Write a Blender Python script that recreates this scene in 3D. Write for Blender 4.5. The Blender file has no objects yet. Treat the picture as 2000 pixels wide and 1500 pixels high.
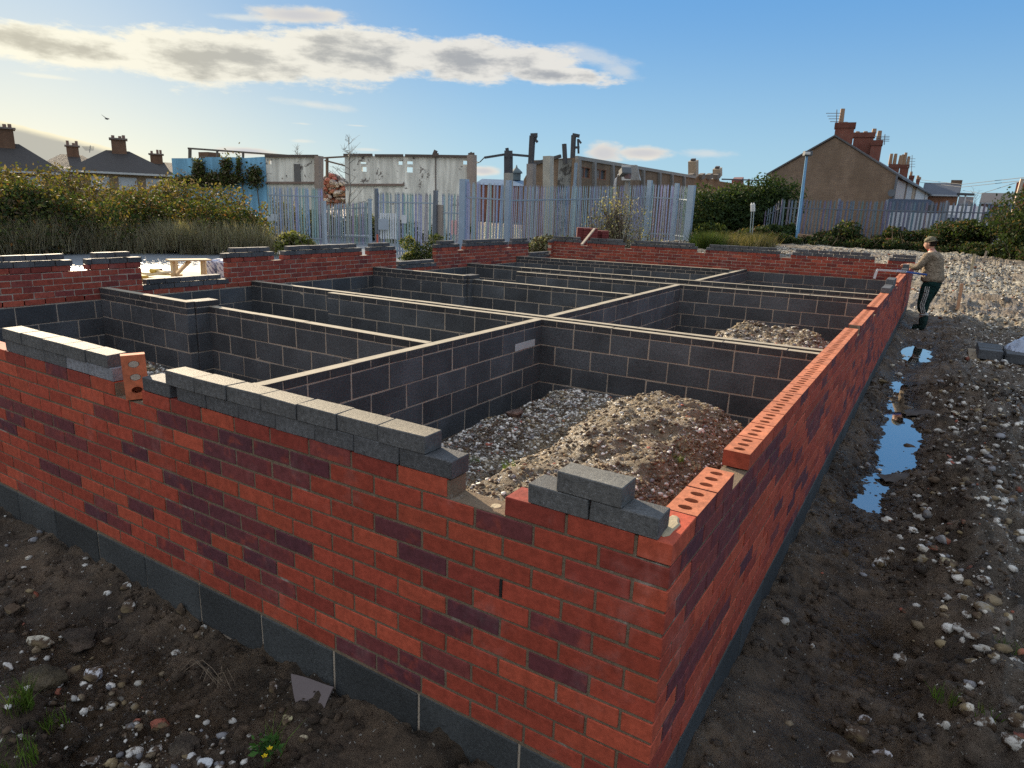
import bpy, bmesh, math, random
import numpy as np
from mathutils import Vector, Matrix
from mathutils.geometry import tessellate_polygon
R = math.radians
random.seed(7)
rng = np.random.default_rng(7)
scene = bpy.context.scene
COL = scene.collection

# ------------------------------------------------------------------ camera
CP = Vector((0.5094, -1.7246, 0.8956))
YAW, PITCH, ROLL, FPX = -0.5482, 0.2533, 0.0378, 1335.3
_f = Vector((math.cos(PITCH)*math.sin(YAW), math.cos(PITCH)*math.cos(YAW), -math.sin(PITCH)))
_r = Vector((math.cos(YAW), -math.sin(YAW), 0))
_u = _r.cross(_f)
_r2 = math.cos(ROLL)*_r + math.sin(ROLL)*_u
_u2 = -math.sin(ROLL)*_r + math.cos(ROLL)*_u
cam = bpy.data.cameras.new("camera")
cam.sensor_width = 36.0
cam.lens = FPX/2000*36
cam.clip_start = 0.05
cam.clip_end = 2000
cam_ob = bpy.data.objects.new("camera", cam)
COL.objects.link(cam_ob)
cam_ob.matrix_world = Matrix(((_r2.x, _u2.x, -_f.x, CP.x), (_r2.y, _u2.y, -_f.y, CP.y), (_r2.z, _u2.z, -_f.z, CP.z), (0, 0, 0, 1)))
scene.camera = cam_ob

def ray(U, V):
    return _f + _r2*((U-1000)/FPX) - _u2*((V-750)/FPX)
def at(U, V, D):
    """the point seen at photo pixel U,V at horizontal distance D (metres)"""
    d = ray(U, V)
    return CP + d*(D/math.hypot(d.x, d.y))
def atz(U, V, z):
    d = ray(U, V)
    return CP + d*((z-CP.z)/d.z)

# ------------------------------------------------------------------ light
SUN_EL, SUN_DX, SUN_DY = 20.0, -0.914, 0.407          # the sun stands beyond the left edge of the picture
sd = bpy.data.lights.new("sun", 'SUN')
sd.energy = 4.6
sd.angle = R(0.55)
sd.color = (1.0, 0.83, 0.60)
so = bpy.data.objects.new("sun", sd)
COL.objects.link(so)
sdir = Vector((SUN_DX*math.cos(R(SUN_EL)), SUN_DY*math.cos(R(SUN_EL)), math.sin(R(SUN_EL))))
so.rotation_euler = sdir.to_track_quat('Z', 'Y').to_euler()
so.location = (-40, 20, 30)

def N(nt, typ, **kw):
    n = nt.nodes.new(typ)
    for k, v in kw.items():
        setattr(n, k, v)
    return n
class NT:
    """small helper to write node graphs"""
    def __init__(s, nt): s.t = nt
    def inp(s, sock, v):
        if isinstance(v, bpy.types.NodeSocket): s.t.links.new(v, sock)
        elif v is not None: sock.default_value = v
    def math(s, op, a, b=None, c=None, clamp=False):
        n = N(s.t, 'ShaderNodeMath', operation=op, use_clamp=clamp)
        s.inp(n.inputs[0], a); s.inp(n.inputs[1], b)
        if c is not None: s.inp(n.inputs[2], c)
        return n.outputs[0]
    def mix(s, fac, a, b, mode='MIX'):
        n = N(s.t, 'ShaderNodeMix', data_type='RGBA', blend_type=mode)
        s.inp(n.inputs[0], fac); s.inp(n.inputs[6], a); s.inp(n.inputs[7], b)
        return n.outputs[2]
    def noise(s, vec, scale, detail=4, rough=.55, dist=0, out=0):
        n = N(s.t, 'ShaderNodeTexNoise')
        s.inp(n.inputs['Vector'], vec)
        n.inputs['Scale'].default_value = scale; n.inputs['Detail'].default_value = detail
        n.inputs['Roughness'].default_value = rough; n.inputs['Distortion'].default_value = dist
        return n.outputs[out]
    def vor(s, vec, scale, feature='F1', out=0):
        n = N(s.t, 'ShaderNodeTexVoronoi', feature=feature)
        s.inp(n.inputs['Vector'], vec); n.inputs['Scale'].default_value = scale
        return n.outputs[out]
    def ramp(s, fac, lo, hi, a=0., b=1.):
        n = N(s.t, 'ShaderNodeMapRange', interpolation_type='SMOOTHSTEP')
        s.inp(n.inputs[0], fac)
        for i, v in enumerate((lo, hi, a, b)): s.inp(n.inputs[i+1], v)
        return n.outputs[0]
    def comb(s, x, y, z):
        n = N(s.t, 'ShaderNodeCombineXYZ')
        for i, v in enumerate((x, y, z)): s.inp(n.inputs[i], v)
        return n.outputs[0]
def rgb(*c): return (c[0], c[1], c[2], 1.0)

# ------------------------------------------------------------------ sky
world = bpy.data.worlds.new("World")
scene.world = world
world.use_nodes = True
wt = world.node_tree
wt.nodes.clear()
w = NT(wt)
sky = N(wt, 'ShaderNodeTexSky', sky_type='NISHITA')
sky.sun_disc = False
sky.sun_elevation = R(SUN_EL)
sky.sun_rotation = math.atan2(SUN_DX, SUN_DY)
sky.air_density = 1.0; sky.dust_density = 0.9; sky.ozone_density = 2.5; sky.altitude = 10
tc = N(wt, 'ShaderNodeTexCoord')
sx = N(wt, 'ShaderNodeSeparateXYZ'); wt.links.new(tc.outputs['Generated'], sx.inputs[0])
AZ = w.math('MULTIPLY', w.math('ARCTAN2', sx.outputs[0], sx.outputs[1]), 57.2958)   # degrees, + towards +X
EL = w.math('MULTIPLY', w.math('ARCSINE', sx.outputs[2]), 57.2958)
cvec = w.comb(w.math('MULTIPLY', AZ, .35), w.math('MULTIPLY', EL, 1.0), 0.)
n1 = w.noise(cvec, 0.55, 9, .62)
n2 = w.noise(cvec, 2.6, 9, .68)
nz = w.math('ADD', w.math('MULTIPLY', w.math('SUBTRACT', n1, .5), 1.5), w.math('MULTIPLY', w.math('SUBTRACT', n2, .5), .6))
def ell(a0, e0, wa, he, slope=0.0, soft=1.0):
    da = w.math('SUBTRACT', AZ, a0)
    de = w.math('SUBTRACT', w.math('SUBTRACT', EL, e0), w.math('MULTIPLY', da, slope))
    a = w.math('DIVIDE', da, wa); e = w.math('DIVIDE', de, he)
    d = w.math('SQRT', w.math('ADD', w.math('MULTIPLY', a, a), w.math('MULTIPLY', e, e)))
    return w.math('SUBTRACT', soft, d)
clouds = [(-64, 9.1, 13, 1.3, 0.0), (-53, 9.5, 12, 2.2, 0.05), (-44, 10.5, 11, 2.0, 0.03), (-35.5, 10.6, 9.0, 1.7, 0.0),
          (-29.5, 9.9, 6, .8, -.05)]
big = None
for c in clouds:
    e_ = ell(*c)
    big = e_ if big is None else w.math('MAXIMUM', big, e_)
bigm = w.ramp(w.math('ADD', big, w.math('MULTIPLY', nz, .9)), 0.0, 0.34)
oth = None
for c in [(-48.2, 12.75, 4.6, .75, 0.05), (-24.8, 4.35, 2.2, 1.15, 0), (-21.8, 4.45, 3.3, .65, 0.02), (-49, 2.6, 3.4, .35, 0), (-34.3, 2.7, 1.6, .5, 0), (-37.5, 2.3, 1.2, .6, 0),
          (-52.2, 3.3, 2.5, .35, 0), (-27.5, 3.4, 2.3, .7, 0)]:
    e_ = ell(*c)
    oth = e_ if oth is None else w.math('MAXIMUM', oth, e_)
othm = w.ramp(w.math('ADD', oth, w.math('MULTIPLY', nz, .9)), 0.05, 0.6)
wsp = None
for c in [(-26.2, 11.2, 5.0, .9, -.16), (-24.0, 10.3, 2.6, .8, -.2), (-47.5, 6.9, 4, .45, -.06), (-64.5, 7.1, 2.2, .2, 0), (-48.3, 5.5, 1.0, .12, 0), (-44.3, 5.6, 1.3, .1, 0), (-48.3, 4.25, 1.2, .22, 0), (-43.5, 3.9, 1.4, .18, 0), (-17, 4.5, 3, .5, 0), (-52, 12.2, 4, .4, .05)]:
    e_ = ell(*c)
    wsp = e_ if wsp is None else w.math('MAXIMUM', wsp, e_)
wspm = w.math('MULTIPLY', w.ramp(w.math('ADD', wsp, w.math('MULTIPLY', nz, 1.1)), 0.1, 0.9), .55)
# low cloud bank at the left with a bright upper edge
edge = w.math('ADD', w.math('ADD', w.math('MULTIPLY', w.math('ADD', AZ, 64), -.19), 3.55), w.math('MULTIPLY', nz, .25))
dbank = w.math('SUBTRACT', edge, EL)
left = w.ramp(AZ, -58.5, -60.5)
bankm = w.math('MULTIPLY', w.ramp(dbank, 0., .12), left)
bankrim = w.ramp(dbank, .55, .08)
gl = w.ramp(AZ, -28., -72.)
ee = w.ramp(EL, -1., 17.)
hz = w.mix(gl, rgb(3.1, 4.9, 5.8), rgb(5.8, 5.6, 4.4))
zn = w.mix(gl, rgb(1.0, 2.75, 5.4), rgb(1.9, 3.1, 4.3))
grad = w.mix(ee, hz, zn)
skyn = w.mix(1.0, sky.outputs[0], rgb(.55, .62, .72), 'MULTIPLY')
skyn = w.mix(.14, grad, skyn)
# unseen bright fill added to the sky overhead and behind the photographer, lifting shade
upper = w.ramp(EL, 17., 48.)
awayf = w.math('MULTIPLY', w.ramp(sx.outputs[1], .15, -.5), w.ramp(EL, 2., 14.))
skycol = w.mix(w.math('MAXIMUM', w.math('MULTIPLY', upper, .85), awayf), skyn, rgb(6.6, 7.1, 8.0))
glow = w.ramp(AZ, -30., -72.)
shade = w.math('MULTIPLY', w.ramp(w.math('ADD', big, w.math('MULTIPLY', w.math('SUBTRACT', w.noise(cvec, .9, 6, .6), .5), 2.2)), .30, 1.0), .85)
low = w.ramp(w.math('SUBTRACT', EL, w.math('MULTIPLY', w.math('ADD', AZ, 45), .05)), 11.4, 8.6)
bright = w.mix(glow, rgb(5.6, 5.5, 5.2), rgb(7.2, 6.9, 5.6))
grey = w.mix(glow, rgb(2.3, 2.5, 2.8), rgb(3.8, 3.6, 2.9))
bigc = w.mix(shade, bright, grey)
othc = w.mix(w.ramp(oth, .2, .9), rgb(5.8, 5.5, 4.9), rgb(4.4, 4.4, 4.5))
c0 = w.mix(wspm, skycol, bright)
c1 = w.mix(othm, c0, othc)
c2 = w.mix(bigm, c1, bigc)
bankc = w.mix(bankrim, rgb(3.7, 3.6, 3.1), rgb(7.2, 6.6, 4.7))
c3 = w.mix(bankm, c2, bankc)
bg = N(wt, 'ShaderNodeBackground'); bg.inputs['Strength'].default_value = 0.062
wt.links.new(c3, bg.inputs['Color'])
wo = N(wt, 'ShaderNodeOutputWorld'); wt.links.new(bg.outputs[0], wo.inputs[0])

scene.view_settings.view_transform = 'Standard'
scene.view_settings.look = 'None'
scene.view_settings.exposure = 1.2
scene.view_settings.gamma = 1.0
scene.cycles.use_denoising = False
scene.cycles.max_bounces = 6
scene.cycles.transparent_max_bounces = 8

# ------------------------------------------------------------------ helpers: objects
def tag(o, label=None, cat=None, group=None, kind=None):
    if label: o["label"] = label
    if cat: o["category"] = cat
    if group: o["group"] = group
    if kind: o["kind"] = kind
    return o
def empty(name, loc, label, cat, group=None, rz=0):
    o = bpy.data.objects.new(name, None)
    COL.objects.link(o); o.location = loc; o.rotation_euler = (0, 0, rz)
    o.empty_display_size = .2
    return tag(o, label, cat, group)
def child_of(o, parent):
    o.parent = parent
    # meshes are written in world coordinates; keep them there
    if parent.type == 'EMPTY': o.matrix_parent_inverse = (Matrix.Translation(parent.location) @ Matrix.Rotation(parent.rotation_euler.z, 4, 'Z')).inverted()

class MB:
    """mesh builder: vertices, faces and a colour per face"""
    def __init__(s): s.v = []; s.f = []; s.c = []
    def add(s, verts, faces, col):
        n = len(s.v); s.v.extend(verts)
        for f in faces: s.f.append(tuple(i+n for i in f)); s.c.append(col)
    def hexa(s, p, col):
        """p: 8 corners, bottom 4 (ccw seen from above) then top 4"""
        s.add(p, [(3, 2, 1, 0), (4, 5, 6, 7), (0, 1, 5, 4), (1, 2, 6, 5), (2, 3, 7, 6), (3, 0, 4, 7)], col)
    def box(s, x0, x1, y0, y1, z0, z1, col):
        s.hexa([(x0, y0, z0), (x1, y0, z0), (x1, y1, z0), (x0, y1, z0), (x0, y0, z1), (x1, y0, z1), (x1, y1, z1), (x0, y1, z1)], col)
    def bbox(s, M, sx_, sy, sz, col, b=.004, jit=0., lit_topcol=None):
        """box with chamfered edges, centred, placed by matrix M"""
        hx, hy, hz = sx_/2, sy/2, sz/2
        vs = []
        for dx in (-1, 1):
            for dy in (-1, 1):
                for dz in (-1, 1):
                    j = [random.uniform(-jit, jit) for _ in range(3)]
                    X, Y, Z = dx*hx+j[0], dy*hy+j[1], dz*hz+j[2]
                    vs += [(X-dx*b, Y-dy*b, Z), (X-dx*b, Y, Z-dz*b), (X, Y-dy*b, Z-dz*b)]
        def id_(dx, dy, dz, k): return ((dx > 0)*4+(dy > 0)*2+(dz > 0))*3+k
        F = []
        for dz in (-1, 1):
            q = [id_(-1, -1, dz, 0), id_(1, -1, dz, 0), id_(1, 1, dz, 0), id_(-1, 1, dz, 0)]; F.append(q if dz > 0 else q[::-1])
        for dy in (-1, 1):
            q = [id_(-1, dy, -1, 1), id_(1, dy, -1, 1), id_(1, dy, 1, 1), id_(-1, dy, 1, 1)]; F.append(q if dy < 0 else q[::-1])
        for dx in (-1, 1):
            q = [id_(dx, -1, -1, 2), id_(dx, 1, -1, 2), id_(dx, 1, 1, 2), id_(dx, -1, 1, 2)]; F.append(q if dx > 0 else q[::-1])
        for a in (-1, 1):
            for c in (-1, 1):
                q = [id_(-1, a, c, 0), id_(1, a, c, 0), id_(1, a, c, 1), id_(-1, a, c, 1)]; F.append(q if a*c < 0 else q[::-1])
                q = [id_(a, -1, c, 0), id_(a, -1, c, 2), id_(a, 1, c, 2), id_(a, 1, c, 0)]; F.append(q if a*c > 0 else q[::-1])
                q = [id_(a, c, -1, 1), id_(a, c, 1, 1), id_(a, c, 1, 2), id_(a, c, -1, 2)]; F.append(q if a*c > 0 else q[::-1])
        for dx in (-1, 1):
            for dy in (-1, 1):
                for dz in (-1, 1):
                    q = [id_(dx, dy, dz, 0), id_(dx, dy, dz, 1), id_(dx, dy, dz, 2)]; F.append(q if dx*dy*dz < 0 else q[::-1])
        s.add([tuple(M @ Vector(v)) for v in vs], F, col)
        if lit_topcol: s.c[len(s.c)-len(F)+1] = lit_topcol  # top face coloured apart from the sides to paint sunlight on it
    def tube(s, pts, rad, col, n=6, cap=True):
        pts = [Vector(p) for p in pts]
        if not hasattr(rad, '__len__'): rad = [rad]*len(pts)
        rings = []
        for i, p in enumerate(pts):
            t = (pts[min(i+1, len(pts)-1)]-pts[max(i-1, 0)])
            if t.length < 1e-9: t = Vector((0, 0, 1))
            t.normalize()
            a = t.cross(Vector((0, 0, 1)) if abs(t.z) < .9 else Vector((1, 0, 0))).normalized(); b = t.cross(a)
            rings.append([tuple(p+(a*math.cos(2*math.pi*k/n)+b*math.sin(2*math.pi*k/n))*rad[i]) for k in range(n)])
        vs = [v for r in rings for v in r]; F = []
        for i in range(len(pts)-1):
            for k in range(n):
                F.append((i*n+k, i*n+(k+1) % n, (i+1)*n+(k+1) % n, (i+1)*n+k))
        if cap:
            F.append(tuple(range(n))[::-1]); F.append(tuple((len(pts)-1)*n+k for k in range(n)))
        s.add(vs, F, col)
    def bar(s, p0, p1, wd, hd, col, up=None):
        """rectangular bar from p0 to p1"""
        p0, p1 = Vector(p0), Vector(p1); t = (p1-p0).normalized()
        up = Vector(up) if up else (Vector((0, 0, 1)) if abs(t.z) < .9 else Vector((0, 1, 0)))
        a = t.cross(up).normalized(); b = a.cross(t)
        v = [tuple(p+a*i*wd/2+b*j*hd/2) for p in (p0, p1) for i, j in ((-1, -1), (1, -1), (1, 1), (-1, 1))]
        s.add(v, [(0, 1, 2, 3), (7, 6, 5, 4), (0, 4, 5, 1), (1, 5, 6, 2), (2, 6, 7, 3), (3, 7, 4, 0)], col)
    def build(s, name, mat, parent=None, smooth=False):
        me = bpy.data.meshes.new(name)
        me.from_pydata([tuple(v) for v in s.v], [], s.f)
        ca = me.color_attributes.new("Col", 'FLOAT_COLOR', 'CORNER')
        cnt = np.array([len(f) for f in s.f])
        cc = np.array([c if len(c) == 4 else (*c, 0.) for c in s.c], dtype=np.float32)
        ca.data.foreach_set('color', np.repeat(cc, cnt, axis=0).ravel())
        if smooth: me.polygons.foreach_set('use_smooth', [True]*len(me.polygons))
        me.materials.append(mat); me.update()
        o = bpy.data.objects.new(name, me); COL.objects.link(o)
        if parent is not None: child_of(o, parent)
        return o
def fast_mesh(name, V, F, C, mat, smooth=False, parent=None):
    """V (n,3), F (m,k), C (m,4) numpy"""
    me = bpy.data.meshes.new(name)
    k = F.shape[1]
    me.vertices.add(len(V)); me.vertices.foreach_set('co', np.asarray(V, np.float32).ravel())
    me.loops.add(F.size); me.loops.foreach_set('vertex_index', F.astype(np.int32).ravel())
    me.polygons.add(len(F)); me.polygons.foreach_set('loop_start', np.arange(0, F.size, k, dtype=np.int32))
    me.polygons.foreach_set('loop_total', np.full(len(F), k, np.int32))
    if smooth: me.polygons.foreach_set('use_smooth', np.ones(len(F), bool))
    me.update(calc_edges=True)
    ca = me.color_attributes.new("Col", 'FLOAT_COLOR', 'CORNER')
    ca.data.foreach_set('color', np.repeat(np.asarray(C, np.float32), k, axis=0).ravel())
    me.materials.append(mat); me.validate()
    o = bpy.data.objects.new(name, me); COL.objects.link(o)
    if parent is not None: child_of(o, parent)
    return o

# value noise
def _h(ix, iy, seed):
    n = (ix*374761393 + iy*668265263 + seed*1442695041) & 0xffffffff
    n = ((n ^ (n >> 13))*1274126177) & 0xffffffff
    return ((n ^ (n >> 16)) & 0xffffff)/16777215.0
def vn(x, y, seed=0):
    x = np.asarray(x, float); y = np.asarray(y, float)
    ix = np.floor(x).astype(np.int64); iy = np.floor(y).astype(np.int64)
    fx = x-ix; fy = y-iy; fx = fx*fx*(3-2*fx); fy = fy*fy*(3-2*fy)
    a = _h(ix, iy, seed); b = _h(ix+1, iy, seed); c = _h(ix, iy+1, seed); d = _h(ix+1, iy+1, seed)
    return (a*(1-fx)+b*fx)*(1-fy)+(c*(1-fx)+d*fx)*fy
def fbm(x, y, oct=5, seed=0, gain=.5):
    s = 0; a = 1; t = 0
    for i in range(oct):
        s = s+a*(vn(x, y, seed+i*17)-.5); t += a; a *= gain; x = x*2.03+3.1; y = y*2.03+1.7
    return s/t*2
def sstep(x, a, b):
    t = np.clip((x-a)/(b-a), 0, 1); return t*t*(3-2*t)

# ------------------------------------------------------------------ materials
def base_mat(name):
    m = bpy.data.materials.new(name); m.use_nodes = True
    nt = m.node_tree
    b = nt.nodes['Principled BSDF']
    return m, NT(nt), b
def setp(n, b, color=None, rough=None, spec=None, metal=None, bump=None, bstr=.3, bdist=.01):
    n.inp(b.inputs['Base Color'], color); n.inp(b.inputs['Roughness'], rough)
    if spec is not None: n.inp(b.inputs['Specular IOR Level'], spec)
    if metal is not None: n.inp(b.inputs['Metallic'], metal)
    if bump is not None:
        bn = N(n.t, 'ShaderNodeBump'); bn.inputs['Strength'].default_value = bstr; bn.inputs['Distance'].default_value = bdist
        n.inp(bn.inputs['Height'], bump); n.t.links.new(bn.outputs[0], b.inputs['Normal'])
def vcol(n):
    a = N(n.t, 'ShaderNodeAttribute', attribute_name='Col'); return a.outputs['Color'], a.outputs['Alpha']
def obj_co(n): return N(n.t, 'ShaderNodeTexCoord').outputs['Object']
def m_tint(name, rough=.7, var=.25, scale=3., fine=40., bstr=.3, bdist=.01, spec=.4, metal=0.):
    m, n, b = base_mat(name); c, a = vcol(n); co = obj_co(n)
    v = n.math('ADD', n.math('MULTIPLY', n.noise(co, scale, 5), var*1.3), n.math('MULTIPLY', n.noise(co, fine, 4), var*.7))
    f = n.math('ADD', v, 1-var)
    col = n.mix(1., c, n.comb(f, f, f), 'MULTIPLY')
    setp(n, b, col, rough, spec, metal, n.noise(co, fine, 5), bstr, bdist)
    return m
def m_brick():
    m, n, b = base_mat('red_facing_brick'); c, a = vcol(n); co = obj_co(n)
    nb = n.noise(co, 11., 3, .6, .4)
    dark = n.math('MULTIPLY', a, n.ramp(nb, .22, .50, .35, 1.))
    col = n.mix(n.math('MULTIPLY', dark, .9), c, rgb(.062, .026, .040))
    g = n.noise(co, 26., 6, .7)
    f = n.ramp(g, .25, .75, .70, 1.24)
    col = n.mix(1., col, n.comb(f, f, f), 'MULTIPLY')
    pit = n.ramp(n.noise(co, 95., 2, .5), .70, .76)
    pitz = n.ramp(n.noise(co, 9., 2), .45, .62)
    pit = n.math('MULTIPLY', pit, pitz)
    col = n.mix(n.math('MULTIPLY', pit, .85), col, rgb(.025, .012, .012))
    bl = n.ramp(n.noise(co, 160., 2), .72, .8)
    col = n.mix(n.math('MULTIPLY', bl, .35), col, rgb(.5, .3, .2))
    eff = n.math('MULTIPLY', n.ramp(n.noise(co, 3.1, 7, .7), .54, .74), .12)      # lime bloom
    col = n.mix(eff, col, rgb(.45, .40, .38))
    h = n.math('SUBTRACT', n.noise(co, 60., 6, .65), n.math('MULTIPLY', pit, .8))
    setp(n, b, col, .82, .25, None, h, .45, .004)
    return m
def m_mortar(name, ca, cb):
    m, n, b = base_mat(name); co = obj_co(n)
    col = n.mix(n.noise(co, 3., 4), rgb(*ca), rgb(*cb))
    lime = n.ramp(n.noise(co, 5., 5, .6), .60, .70)
    col = n.mix(n.math('MULTIPLY', lime, .55), col, rgb(.46, .43, .38))
    col = n.mix(n.ramp(n.noise(co, 130., 3), .4, .7), col, n.mix(1., col, rgb(.7, .7, .7), 'MULTIPLY'))
    setp(n, b, col, .95, .15, None, n.noise(co, 90., 6, .7), .8, .006)
    return m
def m_block(name='dense_concrete_block', fleck=.5, rough=.72, spec=.35):
    m, n, b = base_mat(name); c, a = vcol(n); co = obj_co(n)
    f = n.math('MULTIPLY', n.ramp(n.noise(co, 2.2, 4), .25, .75, .75, 1.35), n.ramp(n.noise(co, 60., 6, .8), .3, .7, .6, 1.4))
    col = n.mix(1., c, n.comb(f, f, f), 'MULTIPLY')
    sp = n.math('MULTIPLY', n.ramp(n.noise(co, 190., 5, .8), .54, .70), n.ramp(n.noise(co, 2.6, 4), .38, .68, .25, 1.))
    col = n.mix(n.math('MULTIPLY', sp, fleck), col, rgb(.30, .31, .33))
    sm = n.math('MULTIPLY', n.ramp(n.noise(co, 8., 6, .75), .63, .78), n.ramp(n.noise(co, 1.3, 2), .45, .6))
    col = n.mix(n.math('MULTIPLY', sm, .35), col, rgb(.33, .34, .36))       # cement smears
    h = n.noise(co, 110., 5, .75)
    setp(n, b, col, rough, spec, None, h, .7, .005)
    return m
def m_ground():
    m, n, b = base_mat('site_ground'); c, a = vcol(n); co = obj_co(n)
    # colour attribute: rgb soil colour, alpha = amount of chalk rubble
    f = n.ramp(n.noise(co, 3.4, 8, .68), .28, .72, .48, 1.75)
    col = n.mix(1., c, n.comb(f, f, f), 'MULTIPLY')
    col = n.mix(n.math('MULTIPLY', n.ramp(n.noise(co, 1.6, 5), .5, .7), .4), col, n.mix(1., col, rgb(1.15, 1., .86), 'MULTIPLY'))
    cd = N(n.t, 'ShaderNodeVectorMath', operation='ADD'); n.t.links.new(co, cd.inputs[0]); sc_ = N(n.t, 'ShaderNodeVectorMath', operation='SCALE'); n.t.links.new(n.noise(co, 38., 4, .7, 0, 1), sc_.inputs[0]); sc_.inputs['Scale'].default_value = .035; n.t.links.new(sc_.outputs[0], cd.inputs[1]); cw = cd.outputs[0]
    v = n.vor(cw, 26.); vc = n.vor(cw, 26., 'F1', 1)
    sel = N(n.t, 'ShaderNodeSeparateColor'); n.t.links.new(vc, sel.inputs[0])
    chip = n.math('MULTIPLY', n.ramp(v, .36, .28), n.math('LESS_THAN', sel.outputs[0], n.math('MULTIPLY', n.math('SUBTRACT', a, .10), 1.1)))
    v2 = n.vor(cw, 80.); vc2 = n.vor(cw, 80., 'F1', 1)
    sel2 = N(n.t, 'ShaderNodeSeparateColor'); n.t.links.new(vc2, sel2.inputs[0])
    chip2 = n.math('MULTIPLY', n.ramp(v2, .42, .30), n.math('LESS_THAN', sel2.outputs[0], n.math('MULTIPLY', a, .7)))
    ch = n.math('MAXIMUM', chip, chip2)
    sme = n.math('MULTIPLY', n.ramp(n.noise(co, 9.5, 9, .72, .5), .585, .625), n.math('MULTIPLY', n.ramp(n.noise(co, 1.7, 3), .45, .60), n.ramp(a, .12, .25)))
    ch = n.math('MAXIMUM', ch, n.math('MULTIPLY', sme, .85))
    col = n.mix(n.math('MULTIPLY', ch, .9), col, n.mix(sel2.outputs[1], rgb(.36, .33, .27), rgb(.60, .58, .53)))
    gz = N(n.t, 'ShaderNodeSeparateXYZ'); n.t.links.new(co, gz.inputs[0])
    low_ = n.math('MULTIPLY', n.ramp(gz.outputs[2], -1.135, -1.185), n.ramp(gz.outputs[2], -1.25, -1.23))
    wet = n.math('MAXIMUM', n.ramp(n.noise(co, 1.1, 4), .42, .62), n.math('MULTIPLY', low_, 1.6))
    col = n.mix(n.math('MULTIPLY', low_, .45), col, n.mix(1., col, rgb(.45, .42, .40), 'MULTIPLY'))
    rgh = n.math('SUBTRACT', n.math('SUBTRACT', .82, n.math('MULTIPLY', wet, .46)), 0)
    h = n.math('ADD', n.math('ADD', n.math('MULTIPLY', n.noise(co, 15., 8, .75), 1.6), n.math('MULTIPLY', n.noise(co, 75., 5, .7), .6)), n.math('MULTIPLY', ch, .5))
    cav = n.ramp(n.noise(co, 15., 8, .75), .30, .62, .50, 1.15)
    col = n.mix(1., col, n.comb(cav, cav, cav), 'MULTIPLY')
    setp(n, b, col, rgh, .35, None, h, 1., .05)
    return m
def m_stone():
    m, n, b = base_mat('chalk_rubble'); c, a = vcol(n); co = obj_co(n)
    nn = n.noise(co, 14., 6, .7)
    dirt = n.ramp(n.math('ADD', nn, n.math('MULTIPLY', a, .4)), .52, .60)
    col = n.mix(dirt, c, rgb(.075, .05, .032))
    col = n.mix(n.math('MULTIPLY', n.ramp(n.noise(co, 5., 3), .5, .7), .4), col, rgb(.42, .33, .17))
    setp(n, b, col, .85, .25, None, n.noise(co, 40., 6, .7), .7, .01)
    return m
def m_leaf(name='foliage', trans=.28):
    m, n, b = base_mat(name); c, a = vcol(n)
    n.inp(b.inputs['Base Color'], c); b.inputs['Roughness'].default_value = .7; b.inputs['Specular IOR Level'].default_value = .12
    t = N(n.t, 'ShaderNodeBsdfTranslucent'); n.t.links.new(n.mix(1., c, rgb(1.5, 1.5, .6), 'MULTIPLY'), t.inputs[0])
    mx = N(n.t, 'ShaderNodeMixShader'); mx.inputs[0].default_value = trans
    n.t.links.new(b.outputs[0], mx.inputs[1]); n.t.links.new(t.outputs[0], mx.inputs[2])
    n.t.links.new(mx.outputs[0], n.t.nodes['Material Output'].inputs[0])
    return m
def m_water():
    m, n, b = base_mat('muddy_water'); co = obj_co(n)
    setp(n, b, rgb(.045, .033, .024), .02, .9, None, n.noise(co, 9., 2), .03, .01)
    b.inputs['IOR'].default_value = 1.8
    b.inputs['Coat Weight'].default_value = 1.0; b.inputs['Coat Roughness'].default_value = .01; b.inputs['Coat IOR'].default_value = 2.2
    return m
def m_farbrick(name, c1, c2, mort, sc=1.0):
    m, n, b = base_mat(name); co = obj_co(n); c, a = vcol(n)
    geo = N(n.t, 'ShaderNodeNewGeometry')
    sp = N(n.t, 'ShaderNodeSeparateXYZ'); n.t.links.new(co, sp.inputs[0])
    u = n.math('ADD', sp.outputs[0], sp.outputs[1])
    bt = N(n.t, 'ShaderNodeTexBrick'); n.t.links.new(n.comb(u, sp.outputs[2], 0.), bt.inputs[0])
    bt.inputs['Color1'].default_value = rgb(*c1); bt.inputs['Color2'].default_value = rgb(*c2); bt.inputs['Mortar'].default_value = rgb(*mort)
    bt.inputs['Scale'].default_value = sc; bt.inputs['Brick Width'].default_value = .225; bt.inputs['Row Height'].default_value = .075; bt.inputs['Mortar Size'].default_value = .009
    col = n.mix(n.math('MULTIPLY', n.ramp(n.noise(n.mix(1., co, rgb(1., 1., .45), 'MULTIPLY'), .9, 8, .7), .3, .7), .62), bt.outputs[0], rgb(c1[0]*.45, c1[1]*.45, c1[2]*.45))
    col = n.mix(1., col, c, 'MULTIPLY')
    setp(n, b, col, .9, .2, None, n.noise(co, 20., 4), .3, .01)
    return m
def m_peel(name, paint, under, amount):
    """old paint peeling off a wall"""
    m, n, b = base_mat(name); co = obj_co(n)
    p = n.ramp(n.noise(co, 1.6, 9, .72, .3), amount, amount+.03)
    st = n.ramp(n.noise(n.mix(1., co, rgb(3., 3., .35), 'MULTIPLY'), 1.2, 5), .35, .75, .7, 1.12)
    col = n.mix(p, rgb(*paint), rgb(*under)); col = n.mix(1., col, n.comb(st, st, st), 'MULTIPLY')
    setp(n, b, col, .85, .2, None, n.noise(co, 12., 5), .3, .02)
    return m
M_BRICK = m_brick()
M_MORT = m_mortar('brown_mortar', (.145, .105, .070), (.21, .158, .108))
M_MORT2 = m_mortar('grey_mortar', (.34, .275, .21), (.45, .38, .30))
M_BLOCK = m_block()
M_CBRICK = m_block('grey_concrete_brick', 1., .7, .28)
M_GROUND = m_ground()
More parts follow.
